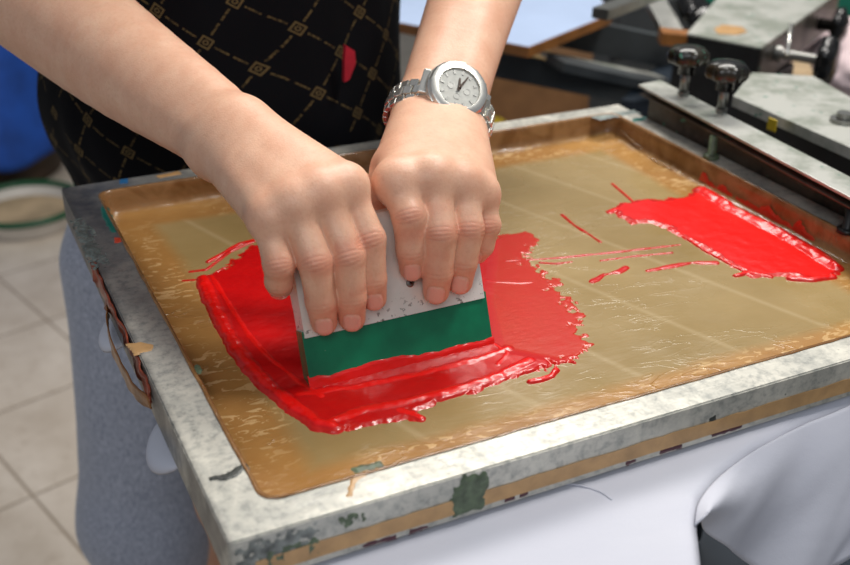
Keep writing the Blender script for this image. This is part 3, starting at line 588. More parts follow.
class Hand:
    """palm, five fingers, wrist and forearm; joints are world points"""
    def __init__(s, wrist, dorsal, fingers, thumb, arm, lat_w):
        s.w, s.dor, s.fi, s.th, s.arm = wrist, dorsal / np.linalg.norm(dorsal), fingers, thumb, arm
        d = arm[1][0] - arm[0][0]; d /= np.linalg.norm(d); s.ad = d
        s.lat = np.cross(d, s.dor); s.lat /= np.linalg.norm(s.lat); s.lw = lat_w
        s.knots = []   # (point, dorsal dir, finger dir, radius, kind)
        for (J, R) in fingers:
            for k in (1, 2):
                dr = J[k + 1] - J[k - 1]; dr = dr / np.linalg.norm(dr); o = s.dor - dr * (s.dor @ dr); o /= np.linalg.norm(o); s.knots.append((J[k], o, dr, R[k], k))
            dr = J[3] - J[2]; L = np.linalg.norm(dr); dr = dr / L; o = s.dor - dr * (s.dor @ dr); o /= np.linalg.norm(o); s.knots.append((J[3] - dr * 0.0022, o, dr, R[3], 3))
            s.knots.append((J[0], s.dor, dr, R[0], 0))
    def chain(s, p, J, R, k=0.0015):
        m1 = (J[0] + J[1]) / 2; m2 = (J[1] + J[2]) / 2 + s.dor * 0.0003
        d = cone(p, J[0], m1, R[0] * 0.97, R[1] * 0.97); d = np.minimum(d, cone(p, m1, J[1], R[1] * 0.97, R[1]))
        d = smin(d, cone(p, J[1], m2, R[1], (R[1] + R[2]) * 0.485), k); d = np.minimum(d, cone(p, m2, J[2], (R[1] + R[2]) * 0.485, R[2]))
        return smin(d, cone(p, J[2], J[3], R[2], R[3]), k)
    def __call__(s, p):
        # forearm: two parallel bones make the section oval near the wrist
        d = None
        S2 = spline([np.array([*a, r, w_]) for a, r, w_ in s.arm], 3)
        for sg in (-1, 1):
            c = None
            for i in range(len(S2) - 1):
                A, B_ = S2[i], S2[i + 1]; e = cone(p, A[:3] + s.lat * sg * A[4], B_[:3] + s.lat * sg * B_[4], A[3], B_[3]); c = e if c is None else np.minimum(c, e)
            d = c if d is None else smin(d, c, 0.005)
        palm = d
        for i, (J, R) in enumerate(s.fi):
            w0 = s.w + s.lat * s.lw[i]; palm = smin(palm, cone(p, w0 + (J[0] - w0) * 0.12, J[0] - s.dor * 0.003, 0.0130, R[0] * 1.08), 0.018)
            mid = (w0 + J[0]) / 2 + s.dor * 0.0095; palm = smin(palm, cone(p, mid, J[0] + s.dor * R[0] * 0.42, 0.0022, 0.0032), 0.008)   # tendon
            palm = smin(palm, np.linalg.norm(p - J[0] - s.dor * 0.0022, axis=1) - R[0] * 0.98, 0.006)
        out = None
        for (J, R) in s.fi:
            e = smin(palm, s.chain(p, J, R), 0.0065); out = e if out is None else smin(out, e, 0.0012)
        J, R = s.th; e = smin(palm, smin(cone(p, s.w + s.lat * s.lw[0] * 1.1 - s.dor * 0.004, J[0], 0.0125, R[0]), s.chain(p, J, R), 0.008), 0.012); out = smin(out, e, 0.004)
        n, f, _ = s.detail(p) if len(p) < 2e6 else (0, 0, 0)
        return out + f * 0.00028 - n * 0.0004
    def detail(s, p):
        nail = np.zeros(len(p)); fold = np.zeros(len(p)); red = np.zeros(len(p))
        for (q, o, dr, r, kind) in s.knots:
            v = p - q; d2 = np.einsum('ij,ij->i', v, v); m = d2 < (2.2 * r + 0.004) ** 2
            if not m.any(): continue
            vm = v[m]; a = vm @ dr; u = vm @ o; lt = vm @ np.cross(dr, o)
            up = np.clip(u / r, 0, 1)
            if kind in (1, 2):
                am = 1.0 if kind == 1 else 0.65; f = np.zeros(len(a))
                for off in ((-0.0042, -0.0015, 0.0012, 0.0038) if kind == 1 else (-0.0020, 0.0008)):
                    curv = off * (1 - (lt / r) ** 2 * 0.65); f = np.maximum(f, np.exp(-((a - curv) / 0.00055) ** 2))
                fold[m] = np.maximum(fold[m], f * am * np.clip(up * 1.5 - 0.6, 0, 1) * (np.abs(lt) < r * 0.85))
                red[m] = np.maximum(red[m], (0.8 if kind == 1 else 0.6) * np.exp(-(a / 0.0065) ** 2) * (0.3 + 0.7 * up))
            elif kind == 3:
                la = a - 0.0004; e = (np.abs(lt) / (r * 0.66)) ** 3 + (np.abs(la) / (r * 0.95)) ** 3
                nl = np.clip((1 - e) * 5, 0, 1) * (up > 0.35); nail[m] = np.maximum(nail[m], nl)
                rim = np.exp(-((e - 1.12) / 0.22) ** 2) * (up > 0.3) * (la < r * 0.6); fold[m] = np.maximum(fold[m], rim * 0.75); red[m] = np.maximum(red[m], 0.6 * np.exp(-((a + 0.001) / 0.009) ** 2))
            else:
                red[m] = np.maximum(red[m], 0.75 * np.exp(-(d2[m] / (0.011 ** 2))) * up)
        return nail, fold, red

HO = ho
def fp(x, y, off): return at_plane(x, y, Q0, SN, HO + off)
# photo-left hand (the person's right): pinky, ring, middle, index
RF = [([fp(268, 218, 0.010), fp(279, 264, 0.016), fp(279, 281, 0.007), fp(280, 286, -0.002)], [0.0100, 0.0092, 0.0082, 0.0076]),
      ([fp(294, 203, 0.016), fp(315, 262, 0.0235), fp(321, 301, 0.0155), fp(324, 322, 0.0078)], [0.0106, 0.0099, 0.0090, 0.0078]),
      ([fp(321, 192, 0.018), fp(348, 256, 0.0250), fp(351, 297, 0.0160), fp(352, 318, 0.0080)], [0.0108, 0.0100, 0.0091, 0.0080]),
      ([fp(346, 186, 0.014), fp(369, 239, 0.0220), fp(372, 279, 0.0145), fp(374, 298, 0.0078)], [0.0108, 0.0098, 0.0087, 0.0076])]
RW = at_d(222, 130, 0.668)
RA = [(at_d(228, 140, 0.668), 0.0195, 0.0060), (at_d(205, 119, 0.684), 0.0220, 0.0060), (at_d(135, 71, 0.735), 0.0320, 0.0040), (at_d(72, 24, 0.785), 0.0400, 0.002), (at_d(-25, -45, 0.84), 0.0440, 0.0), (at_d(-80, -85, 0.87), 0.045, 0.0)]
dR = -(ray(290, 160) / np.linalg.norm(ray(290, 160))); dR = dR + np.array([-0.10, -0.05, 0.28])
TR = ([fp(352, 190, -0.040), fp(372, 225, -0.045), fp(380, 250, -0.040), fp(384, 270, -0.032)], [0.0125, 0.0110, 0.0098, 0.0085])
right = Hand(RW, dR, RF, TR, RA, [0, 0, 0, 0])
# lateral spread of the metacarpal roots at the wrist: follow the finger order
def spread(h, w=0.010):
    v = [J[0] @ h.lat for J, R in h.fi]; m = sum(v) / 4; r = max(abs(x - m) for x in v); h.lw = [w * (x - m) / r for x in v]
spread(right)
# photo-right hand (the person's left): index, middle, ring, pinky
LF = [([fp(396, 182, 0.012), fp(409, 216, 0.0225), fp(411, 250, 0.0150), fp(412, 268, 0.0080)], [0.0115, 0.0103, 0.0090, 0.0078]),
      ([fp(432, 177, 0.016), fp(440, 233, 0.0245), fp(438, 271, 0.0160), fp(436, 291, 0.0082)], [0.0118, 0.0105, 0.0093, 0.0082]),
      ([fp(461, 183, 0.015), fp(468, 229, 0.0225), fp(463, 262, 0.0150), fp(460, 282, 0.0080)], [0.0112, 0.0100, 0.0088, 0.0078]),
      ([fp(479, 195, 0.009), fp(486, 225, 0.0120), fp(481, 245, 0.0060), fp(477, 252, 0.0010)], [0.0104, 0.0092, 0.0082, 0.0074])]
LW = at_d(441, 106, 0.745)
LA = [(at_d(440, 112, 0.745), 0.0205, 0.0095), (at_d(445, 92, 0.755), 0.0205, 0.0095), (at_d(456, 55, 0.785), 0.0235, 0.0075), (at_d(474, 0, 0.83), 0.0290, 0.0050), (at_d(498, -70, 0.88), 0.036, 0.002), (at_d(530, -160, 0.94), 0.042, 0.0)]
dL = -(ray(440, 150) / np.linalg.norm(ray(440, 150))); dL = dL + np.array([0.0, -0.05, 0.35])
TL = ([fp(393, 172, -0.022), fp(381, 194, -0.030), fp(380, 222, -0.034), fp(384, 240, -0.030)], [0.0130, 0.0112, 0.0098, 0.0085])
left = Hand(LW, dL, LF, TL, LA, [0, 0, 0, 0]); spread(left, 0.015)
VV = []; FF = []; A1 = []; A2 = []; A3 = []; nv = 0
for h in (right, left):
    P = np.array([j for J, R in h.fi for j in J] + list(h.th[0]) + [a[0] for a in h.arm]); lo = P.min(0) - 0.055; hi = P.max(0) + 0.055
    V, Fq = surface(h, lo, hi, 0.00095); n, f, r = h.detail(V)
    VV.append(V); FF.append(Fq + nv); nv += len(V); A1.append(n); A2.append(f); A3.append(r)
# upper arms, shoulders, neck and trunk inside the shirt, and legs inside the trousers
ER, EL = RA[-1][0], LA[-1][0]
SHR, SHL = np.array([-0.03, 0.62, 0.47]), np.array([0.37, 0.62, 0.47]); TC = np.array([0.172, 0.61, 0.0])
def coarse(p):
    d = cone(p, ER, SHR, 0.044, 0.055); d = np.minimum(d, cone(p, EL, SHL, 0.042, 0.055))
    t = cone(p, SHR + [0.04, 0, 0], SHL - [0.04, 0, 0], 0.06, 0.06); t = smin(t, cone(p, TC + [0, 0, 0.45], TC + [0, -0.02, 0.60], 0.055, 0.052), 0.03)
    for sg in (-1, 1):
        t = smin(t, cone(p, TC + [sg * 0.06, 0, 0.36], TC + [sg * 0.05, 0, 0.0], 0.085, 0.082), 0.04); t = smin(t, cone(p, TC + [sg * 0.06, 0, 0.0], TC + [sg * 0.075, 0, -0.44], 0.08, 0.05), 0.03); t = smin(t, cone(p, TC + [sg * 0.075, 0, -0.44], TC + [sg * 0.08, 0.0, -0.80], 0.048, 0.035), 0.02)
        t = smin(t, cone(p, TC + [sg * 0.08, 0.0, -0.83], TC + [sg * 0.095, -0.14, -0.845], 0.033, 0.026), 0.02)
    return smin(d, t, 0.03)
V, Fq = surface(coarse, (-0.25, 0.25, -0.88), (0.60, 0.80, 0.68), 0.006); VV.append(V); FF.append(Fq + nv); nv += len(V); A1.append(np.zeros(len(V))); A2.append(np.zeros(len(V))); A3.append(np.zeros(len(V)))
person = empty('person', (0.172, 0.61, FLOOR), 'person in black patterned t-shirt and grey sweatpants pressing a squeegee with both hands', 'person')
body = mesh_obj('body', np.concatenate(VV), np.concatenate(FF), M['skin'], person, True, attrs={'nail': np.concatenate(A1), 'fold': np.concatenate(A2), 'red': np.concatenate(A3)})

# ------------------------------------------------------------------ clothes
def shirt():
    zs = np.linspace(-0.108, 0.50, 92); N = 160; rings = []; uv = []
    for z in zs:
        xc = 0.191 - 0.006 * math.exp(-((z - 0.02) / 0.05) ** 2)
        bulge = 0.010 * math.exp(-((z - 0.02) / 0.05) ** 2); a = 0.162 + bulge - 0.012 * max(0, (-z - 0.02) / 0.06); b = 0.118 + 0.4 * bulge
        if z > 0.40: k = (z - 0.40) / 0.10; a *= 1 - 0.45 * k * k; b *= 1 - 0.45 * k * k
        ring = []
        for j in range(N):
            t = 2 * math.pi * j / N; f = 0.006 * float(fbm(math.cos(t) * 2.2 + 9, math.sin(t) * 2.2 + 9, z * 4.5, 3)) + 0.004 * math.sin(t * 9 + z * 14) * math.exp(-max(z + 0.08, 0) * 7)
            e = 2.0 / 2.3; cx = math.copysign(abs(math.cos(t)) ** e, math.cos(t)); sy = math.copysign(abs(math.sin(t)) ** e, math.sin(t))
            ring.append((xc + (a + f) * cx, 0.605 + (b + f) * sy, z)); uv.append((((j / N - 0.2499) % 1.0) * 0.95, z))
        rings.append(ring)
    mb = MB(); mb.rings(rings, cap=False)
    for S, E_, r0 in ((SHR, ER, 0.075), (SHL, EL, 0.072)):
        d = (E_ - S); L = np.linalg.norm(d); pts = [S + d * t for t in (-0.1, 0.0, 0.2, 0.45, 0.72)]; b0 = len(mb.v); mb.tube(pts, [0.05, 0.07, 0.073, 0.068, 0.066], 40, cap=False); uv += [(i * 0.004, k * 0.01) for k in range(5) for i in range(40)]
    o = mesh_obj('t_shirt', mb.v, mb.f, M['black'], person, True, uvs=uv); m = o.modifiers.new('thick', 'SOLIDIFY'); m.thickness = 0.0015; m.offset = 0; return o
tag(shirt(), 'black t-shirt with a gold lattice of small boxes')
# crimson mark on the shirt front
def shirt_front_y(x, z): return 0.605 - 0.118 * math.sqrt(max(0, 1 - ((x - 0.176) / 0.185) ** 2)) - 0.008
tg = [at_y(x, y, 0.485) for x, y in ((341, 42), (350, 48), (351, 60), (345, 76), (340, 79), (340, 60))]
mb = MB(); fr = [(p[0], 0.474, p[2]) for p in tg]; bk = [(p[0], 0.4795, p[2]) for p in tg]; mb.rings([fr, bk]); mb.build('fabric_tag', M['redtag'], person)
def pants(p):
    t = None
    for sg in (-1, 1):
        hip = np.array([0.172 + sg * 0.070, 0.625, -0.05]); knee = np.array([0.172 + sg * 0.112, 0.615, -0.48]); ank = np.array([0.172 + sg * 0.10, 0.63, -0.81])
        if sg < 0: knee[0] = 0.052; ank[0] = 0.066
        mid = hip * 0.76 + knee * 0.24; hip = hip + np.array([-sg * 0.026, 0, 0.0]); e = np.minimum(cone(p, hip, mid, 0.080, 0.0865), cone(p, mid, knee, 0.0865, 0.066)); e = smin(e, cone(p, knee, ank, 0.066, 0.056), 0.04); t = e if t is None else smin(t, e, 0.03)
    n = fbm(p[:, 0] * 14, p[:, 1] * 14, p[:, 2] * 5, 2) * 0.006 + 0.002 * np.sin(p[:, 2] * 60 + p[:, 0] * 30) * np.clip((-0.62 - p[:, 2]) / 0.15, 0, 1)
    t = t + n; t = np.maximum(t, p[:, 2] + 0.03); return np.maximum(t, -0.845 - p[:, 2])
V, Fq = surface(pants, (-0.10, 0.44, -0.86), (0.45, 0.80, 0.02), 0.005, lip=1.6); o = mesh_obj('sweatpants', V, Fq, M['sweat'], person, True); tag(o, 'loose heather grey sweatpants')
for sx in (0.066, 0.272):
    rr = []
    for k in range(13):
        t = k / 12; y = 0.70 - t * 0.27; w = 0.036 + 0.012 * math.sin(t * 2.6) if k not in (0, 12) else 0.018; hh = 0.075 * (1 - 0.55 * t) if k not in (0, 12) else 0.03
        rr.append([(sx + w * math.copysign(abs(math.cos(a)) ** 0.7, math.cos(a)), y, FLOOR + 0.012 + hh * (0.5 + 0.5 * math.copysign(abs(math.sin(a)) ** 0.7, math.sin(a)))) for a in [2 * math.pi * i / 20 for i in range(20)]])
    sh = MB().rings(rr).build('shoe', M['shoe'], person, True)
    ss = [[(p[0] * 1.0 + (0.003 if p[0] > sx else -0.003), p[1], FLOOR + z) for p in [r[i] for r in (rr[0],) for i in range(0)]] for z in ()]
    pl = [(sx + 0.048 * math.cos(a), 0.565 + 0.148 * math.sin(a)) for a in [2 * math.pi * i / 32 for i in range(32)]]
    so = MB().rings([[(x, y, FLOOR + z) for x, y in pl] for z in (0.0005, 0.02)]).build('sole', M['sole'], sh)

# ------------------------------------------------------------------ wrist watch
AX = left.ad; WC = at_d(444, 98, 0.752)
vd = -ray(459, 90) / np.linalg.norm(ray(459, 90)); nrm = vd * 0.90 + left.lat * (0.30 if (left.lat @ (at_d(470, 98, .75) - at_d(440, 98, .75))) > 0 else -0.30) + np.array([0, 0, 0.35]); nrm -= AX * (nrm @ AX) * 0.55; nrm /= np.linalg.norm(nrm)
def reach(o, d, lvl, a_=0.008, b_=0.05):
    ts_ = np.linspace(a_, b_, 140); f = left(o[None] + ts_[:, None] * d[None]); k = np.argmax((f > lvl) if f[0] < 0 else (f < lvl)); return o + d * ts_[k]
vr = ray(457, 91) / np.linalg.norm(ray(457, 91)); CC = reach(CAM, vr, 0.0, 0.60, 0.85) - vr * 0.0085
WC = LA[0][0] + AX * ((CC - LA[0][0]) @ AX)
watch = empty('wrist_watch', CC, 'silver steel wrist watch with white dial and link bracelet on the wrist', 'watch')
ax2 = AX - nrm * (AX @ nrm); ax2 /= np.linalg.norm(ax2); lt2 = np.cross(ax2, nrm)     # lt2 runs around the wrist
if lt2 @ (at_d(480, 98, .75) - at_d(440, 98, .75)) < 0: lt2 = -lt2
WS = 1.18
def wl(prof, name, mat, n=48, off=0.0, wob=None, parent=None):
    mb = MB(); mb.lathe([(r * WS, z * WS) for r, z in prof], CC + nrm * off, nrm, n, True, wob); return mb.build(name, mat, parent or watch, auto=0.5)
case = wl([(0.0150, -0.006), (0.0178, -0.0045), (0.0186, -0.001), (0.0180, 0.0012), (0.0168, 0.0018)], 'case', M['steel'])
wl([(0.0172, 0.001), (0.0176, 0.0024), (0.0166, 0.0038), (0.0150, 0.0044), (0.0124, 0.0044), (0.0120, 0.0030)], 'bezel', M['steel'], 72, wob=lambda a, z: 1 + 0.018 * (math.cos(a * 12) > 0.55))
dial = wl([(0.0120, 0.0028), (0.0120, 0.0032)], 'dial', M['dial'])
def onface(u, v, h): return CC + (lt2 * u + ax2 * v + nrm * h) * WS
def barf(a, r0, r1, w, h, name, mat, par):
    d = np.array([math.sin(a), math.cos(a)]); e = np.array([d[1], -d[0]]); P = [d * r0 + e * w, d * r1 + e * w * 0.5, d * r1 - e * w * 0.5, d * r0 - e * w]
    return MB().rings([[onface(*q, h) for q in P], [onface(*q, h + 0.0003) for q in P]]).build(name, mat, par)
mb = MB()
for k in range(12):
    a = k * math.pi / 6; d = np.array([math.sin(a), math.cos(a)]); e = np.array([d[1], -d[0]]); P = [d * 0.0090 + e * 0.0006, d * 0.0114 + e * 0.0006, d * 0.0114 - e * 0.0006, d * 0.0090 - e * 0.0006]; mb.rings([[onface(*q, 0.0032) for q in P], [onface(*q, 0.0036) for q in P]])
mb.build('hour_marks', M['steel_dark'], dial)
for (u, v) in ((-0.0050, 0), (0.0050, 0), (0, -0.0050)):
    m2 = MB(); m2.lathe([(0.0024, 0), (0.0024, 0.0003), (0.0018, 0.0003), (0.0018, 0.0001)], onface(u, v, 0.0032), nrm, 24); m2.build('subdial', M['steel_dark'], dial)
barf(-0.2, -0.001, 0.0062, 0.0009, 0.0038, 'hour_hand', M['hand_dark'], dial); barf(0.35, -0.002, 0.0092, 0.0007, 0.0042, 'minute_hand', M['hand_dark'], dial)
m2 = MB(); m2.lathe([(0.0012, 0), (0.0010, 0.0016)], onface(0, 0, 0.0034), nrm, 16); m2.build('hub', M['hand_dark'], dial, True)
for k, (tv, r) in enumerate(((-0.62, 0.0021), (0.0, 0.0027), (0.62, 0.0021))):    # pushers and crown, on the hand side
    d = -ax2 * math.cos(tv) + lt2 * math.sin(tv); m2 = MB(); m2.lathe([(r * 0.6, -0.001), (r * 0.6, 0.0015), (r, 0.0017), (r, 0.0042), (r * 0.7, 0.0046)], CC + d * 0.0175 * WS - nrm * 0.0012, d, 20, True); m2.build('crown' if k == 1 else 'pusher', M['steel_dark'], watch, auto=0.5)
# end links join the case to the bracelet
for sg in (-1, 1):
    Rm = Matrix([[lt2[i], ax2[i], nrm[i], 0] for i in range(3)] + [[0, 0, 0, 1]]) @ Matrix.Rotation(sg * 0.35, 4, 'Y')
    MB().box(CC + lt2 * sg * 0.0205 - nrm * 0.0042, (0.0085, 0.0185, 0.0036), Rm, 0.001).build('end_link', M['steel'], watch)
# bracelet: an oval loop of links round the wrist
wr = CC - nrm * 0.0015; cen = WC; A_, B_ = 0.0345, 0.0250
la = left.lat - ax2 * (left.lat @ ax2); la /= np.linalg.norm(la)
da = np.cross(la, ax2); da /= np.linalg.norm(da)
if da @ nrm < 0: da = -da
if la @ lt2 < 0: la = -la
def loop(t): return cen + la * A_ * math.cos(t) + da * B_ * math.sin(t)
pts = [reach(cen, (lambda v: v / np.linalg.norm(v))(la * math.cos(a_) + da * math.sin(a_)), 0.0014) for a_ in [2 * math.pi * k / 720 for k in range(720)]]
pts = [sum(pts[(k + j) % 720] for j in range(-10, 11)) / 21 for k in range(720)]
def loop(t):
    u = (t / (2 * math.pi) * 720) % 720; i = int(u); f = u - i; return pts[i % 720] * (1 - f) + pts[(i + 1) % 720] * f
t0 = min(range(720), key=lambda k: np.linalg.norm(pts[k] - CC)) * math.pi / 360
shift = (CC - nrm * 0.003 - loop(t0)) * 0.6; step = 0.0074; t = t0; ts = []
acc = 0; last = loop(t0); tt = t0
while tt < t0 + 2 * math.pi:
    tt += 0.004; q = loop(tt); acc += np.linalg.norm(q - last); last = q
    if acc >= step: ts.append(tt); acc = 0
for tt in ts:
    q = loop(tt); dq = np.linalg.norm(q - CC)
    if dq < 0.0225: continue
    w = math.exp(-((dq - 0.018) / 0.012)) if dq > 0 else 1; q = q + shift * min(1, w); tg_ = loop(tt + 0.01) - loop(tt - 0.01); tg_ /= np.linalg.norm(tg_); ou = np.cross(tg_, ax2); ou /= np.linalg.norm(ou)
    if ou @ (q - cen) < 0: ou = -ou
    Rm = Matrix([[tg_[i], ax2[i], ou[i], 0] for i in range(3)] + [[0, 0, 0, 1]])
    mb = MB(); mb.box(q + ax2 * 0.0060, (0.0066, 0.0054, 0.0030), Rm, 0.0007); mb.box(q - ax2 * 0.0060, (0.0066, 0.0054, 0.0030), Rm, 0.0007); mb.box(q + tg_ * 0.0034 + ou * 0.0003, (0.0066, 0.0062, 0.0034), Rm, 0.0008); mb.build('bracelet_link', M['steel'], watch)

# ------------------------------------------------------------------ platen and white t-shirt under the frame
brd = MB(); pz2 = lambda l, z: [at_z(x, y, z) for x, y in l]
board = [(0.045, 0.42), (0.045, -0.06), (0.06, -0.078), (0.17, -0.078), (0.215, -0.045), (0.255, -0.012), (0.32, 0.004), (0.42, 0.02), (0.49, 0.04), (0.49, 0.42)]
plt = MB().rings([[(x, y, z) for x, y in board] for z in (-0.058, -0.0365)]).build('printing_platen', M['wood']); tag(plt, 'flat printing board under the white shirt and frame', 'board')
def resample(P, n):
    P = np.array(P); L = np.concatenate([[0], np.cumsum(np.linalg.norm(np.diff(P, axis=0), axis=1))]); u = np.linspace(0, L[-1], n + 1)
    return [np.array([np.interp(x, L, P[:, k]) for k in range(3)]) for x in u]
def garment():
    V = []; Fc = []
    def patch(P):   # P[i][j] points
        n, m = len(P), len(P[0]); b = len(V)
        for r in P:
            for q in r: V.append(tuple(float(c) for c in q))
        for i in range(n - 1):
            for j in range(m - 1): Fc.append((b + i * m + j, b + (i + 1) * m + j, b + (i + 1) * m + j + 1, b + i * m + j + 1))
    # flat body on the board: rows run along the frame, from under it out to the front
    xs = np.linspace(0.009, 0.490, 120)
    right_edge = [(0.175, -0.155), (0.196, -0.10), (0.212, -0.075), (0.2295, -0.050), (0.2435, -0.036), (0.266, -0.0240), (0.300, -0.0130), (0.345, -0.0050), (0.3871, -0.001), (0.49, 0.018)]
    rx = [p[0] for p in right_edge]; ry = [p[1] for p in right_edge]
    rows = []
    for x in xs:
        yb = -0.155 if x <= 0.175 else float(np.interp(x, rx, ry)); r = []
        for k in range(46):
            f = k / 45; y = 0.30 * (1 - f) + yb * f
            z = -0.0315 + (0.0020 * float(fbm(x * 14 + y * 18, y * 26, 0.5, 2)) if y < -0.004 else 0) - max(0, -y - 0.085) ** 2 * 9
            e = math.hypot(0, y - yb); 
            z -= 0.004 * math.exp(-(e / 0.004)) ; z = min(z, -0.0290) if y > -0.003 else z
            r.append((x, y, z))
        rows.append(r)
    patch(rows)
    # shaded side and sleeve hanging off the board to the right
    topc = spline([np.array([p[0], p[1], -0.0335]) for p in right_edge[3:]], 14)
    low = spline([at_z(695, 515, -0.040), at_z(708, 532, -0.060), at_z(726, 549, -0.085), at_z(750, 563, -0.105), at_z(790, 590, -0.120), at_z(832, 566, -0.120), at_z(858, 540, -0.120)], 14)
    n = 90; T = resample(topc, n); Lw = resample(low, n); rows = []
    for i in range(n + 1):
        r = []
        for k in range(30):
            f = k / 29; p = T[i] * (1 - f) + Lw[i] * f; u = i / n
            bow = math.sin(math.pi * f); p = p + np.array([0.002, -0.006, 0.008]) * bow + np.array([0.2, -0.7, 0.3]) * 0.008 * f * (1.0 - f * 0.4) * float(fbm(u * 5.0 + f * 0.8, f * 1.2, 3.3, 2)) + np.array([0.1, -0.6, 0.4]) * 0.0022 * math.sin(u * 21 + f * 1.2) * f * f * f
            r.append(p)
        rows.append(r)
    patch(rows)
    # hem lobes peeping out on the left
    for (y0, y1, out, dz) in ((0.287, 0.250, 0.0095, 0.010), (0.152, 0.108, 0.0095, 0.011)):
        rows = []
        for i in range(17):
            u = i / 16; y = y0 * (1 - u) + y1 * u; s = math.sin(math.pi * u) ** 0.55; rows.append([(0.006 - (out + 0.006) * s * math.sin(f * math.pi * 0.62) * 1.05, y + 0.002 * math.sin(f * 6), -0.0300 - dz * s * f * f * 1.3) for f in [k / 10 for k in range(11)]])
        patch(rows)
    o = mesh_obj('white_t_shirt', V, Fc, M['cloth'], None, True); m = o.modifiers.new('thick', 'SOLIDIFY'); m.thickness = 0.0009; m.offset = -1; return o
gar = tag(garment(), 'white cotton t-shirt draped over the board beneath the frame', 'shirt')
seam = MB(); seam.tube(spline([at_z(540, 489, -0.0298), at_z(570, 484, -0.0298), at_z(598, 491, -0.0298), at_z(612, 500, -0.0302)], 6), 0.0005, 6); seam.build('seam', M['cloth'], gar, True)

# press base below
car = empty('screen_printing_press', (0.9, 0.6, FLOOR), 'multi-arm screen printing press with slate steel arms, box head and navy base', 'printing press')
bp = car
MB().box((0.68, 0.03, (FLOOR - 0.32) / 2), (0.84, 0.74, -0.32 - FLOOR), None, 0.01).build('cabinet', M['navy'], bp); MB().box((0.42, 0.25, -0.189), (0.10, 0.14, 0.26), None, 0.006).build('post', M['dark'], bp)

# ------------------------------------------------------------------ clamp holding the right side of the frame
CR = math.atan2(-0.0220, -0.2873) ; ca = np.array([0.5286, 0.4212, 0.03]); cb = np.array([0.5066, 0.1339, 0.03])
dcl = (ca - cb); dcl /= np.linalg.norm(dcl); ncl = np.array([dcl[1], -dcl[0], 0])     # ncl points away from the frame
clamp = empty('frame_clamp', (0.545, 0.25, -0.07), 'long steel clamp with pale top plate gripping the right bar of the frame', 'clamp')
def along(s, n, z): return ca - dcl * s + ncl * n + np.array([0, 0, z - ca[2]])
def slab(s0, s1, n0, n1, z0, z1, name, mat, par, sk=0.0):
    P = [along(s0, n0, 0), along(s1, n0, 0), along(s1, n1, 0), along(s0 + sk, n1, 0)]; mb = MB().rings([[(p[0], p[1], z) for p in P] for z in (z0, z1)]); o = mb.build(name, mat, par)
    m = o.modifiers.new('bevel', 'BEVEL'); m.width = 0.0005; m.segments = 2; return o
LCL = 0.45
slab(0.0, LCL, 0.0, 0.028, 0.0275, 0.030, 'top_plate', M['pale'], clamp, -0.006)
slab(0.002, LCL, 0.001, 0.027, 0.0205, 0.0222, 'lower_flange', M['brownsteel'], clamp)
MB().box((0.5362, 0.195, -0.0220), (0.003, 0.43, 0.085), None, 0.0004).build('web', M['brownsteel'], clamp)
slab(0.004, LCL, 0.0135, 0.026, 0.0222, 0.0275, 'spacer', M['dark'], clamp)
MB().box((0.520, 0.195, -0.068), (0.036, 0.43, 0.005), None, 0.0004).build('bottom_jaw', M['dark'], clamp)
def knob(px, py, bx, by, lab):
    base = at_z(bx, by, 0.030); mb = MB(); prm = base + np.array([0, 0, 0])
    hz = 0.030
    k = MB().lathe([(0.0075, hz - 0.001), (0.0165, hz + 0.001), (0.0180, hz + 0.004), (0.0178, hz + 0.0105), (0.0150, hz + 0.0140), (0.006, hz + 0.0158), (0.0005, hz + 0.016)], base, (0, 0, 1), 64, True, lambda a, z: 1 + (0.065 * math.cos(a * 7) if z < hz + 0.0125 else 0.03 * math.cos(a * 7))).build('clamp_knob', M['knob'], clamp, True); tag(k, lab)
    MB().tube([base + [0, 0, -0.0005], base + [0, 0, hz]], 0.0042, 16).build('stem', M['steel_dark'], k, True)
    MB().lathe([(0.0075, hz - 0.010), (0.0075, hz - 0.002), (0.010, hz)], base, (0, 0, 1), 24).build('collar', M['black_plastic'], k, True)
    MB().lathe([(0.0055, 0.0), (0.0055, 0.0035)], base, (0, 0, 1), 6).build('nut', M['steel_dark'], k); return k
knob(688, 52, 683, 95, 'black lobed clamp knob on steel stem, farther left of the two')
knob(722, 77, 721, 112, 'black lobed clamp knob on steel stem, nearer right of the two')
for (x, y) in ((711, 158), (846, 232)):
    b = at_z(x, y, 0.0003); b[0] = min(b[0], 0.5225)
    mb = MB(); mb.lathe([(0.0070, 0.0), (0.0070, 0.003), (0.0045, 0.0035), (0.0035, 0.004), (0.0035, 0.0202)], b, (0, 0, 1), 16); mb.build('pressure_screw', M['greenp'] if x < 800 else M['dark'], clamp, True)

# press arm plate behind the clamp
arm = car
z1 = 0.012; pa = [at_z(x, y, z1) for x, y in ((733, 96), (752, 72.5), (813, 76), (905, 128), (915, 176))]
plate = MB().rings([[(p[0], p[1], z) for p in pa] for z in (z1 - 0.010, z1)]).build('arm_plate', M['pale'], arm); tag(plate, 'pale flat steel arm plate with greenish edge behind the clamp')
def grow(P, g):
    c = sum(P) / len(P); return [p + (p - c) / np.linalg.norm(p - c) * g for p in P]
pa2 = grow(pa, -0.006); MB().rings([[(p[0], p[1], z) for p in pa2] for z in (-0.09, z1 - 0.0102)]).build('under_plate_shade', M['dark'], arm)  # dark block added to stand in for the shadow gap under the plate
q = at_z(773, 119, z1); MB().box(q + [0, 0.0, -0.0055], (0.010, 0.0016, 0.011), rotz(-1.5), 0).build('yellow_mark', M['yellow'], plate)
q = at_z(843, 122, z1); MB().lathe([(0.012, 0), (0.012, 0.0035), (0.007, 0.0036), (0.007, 0.009)], q, (0, 0, 1), 24).build('bolt', M['steel_dark'], plate, auto=0.5)
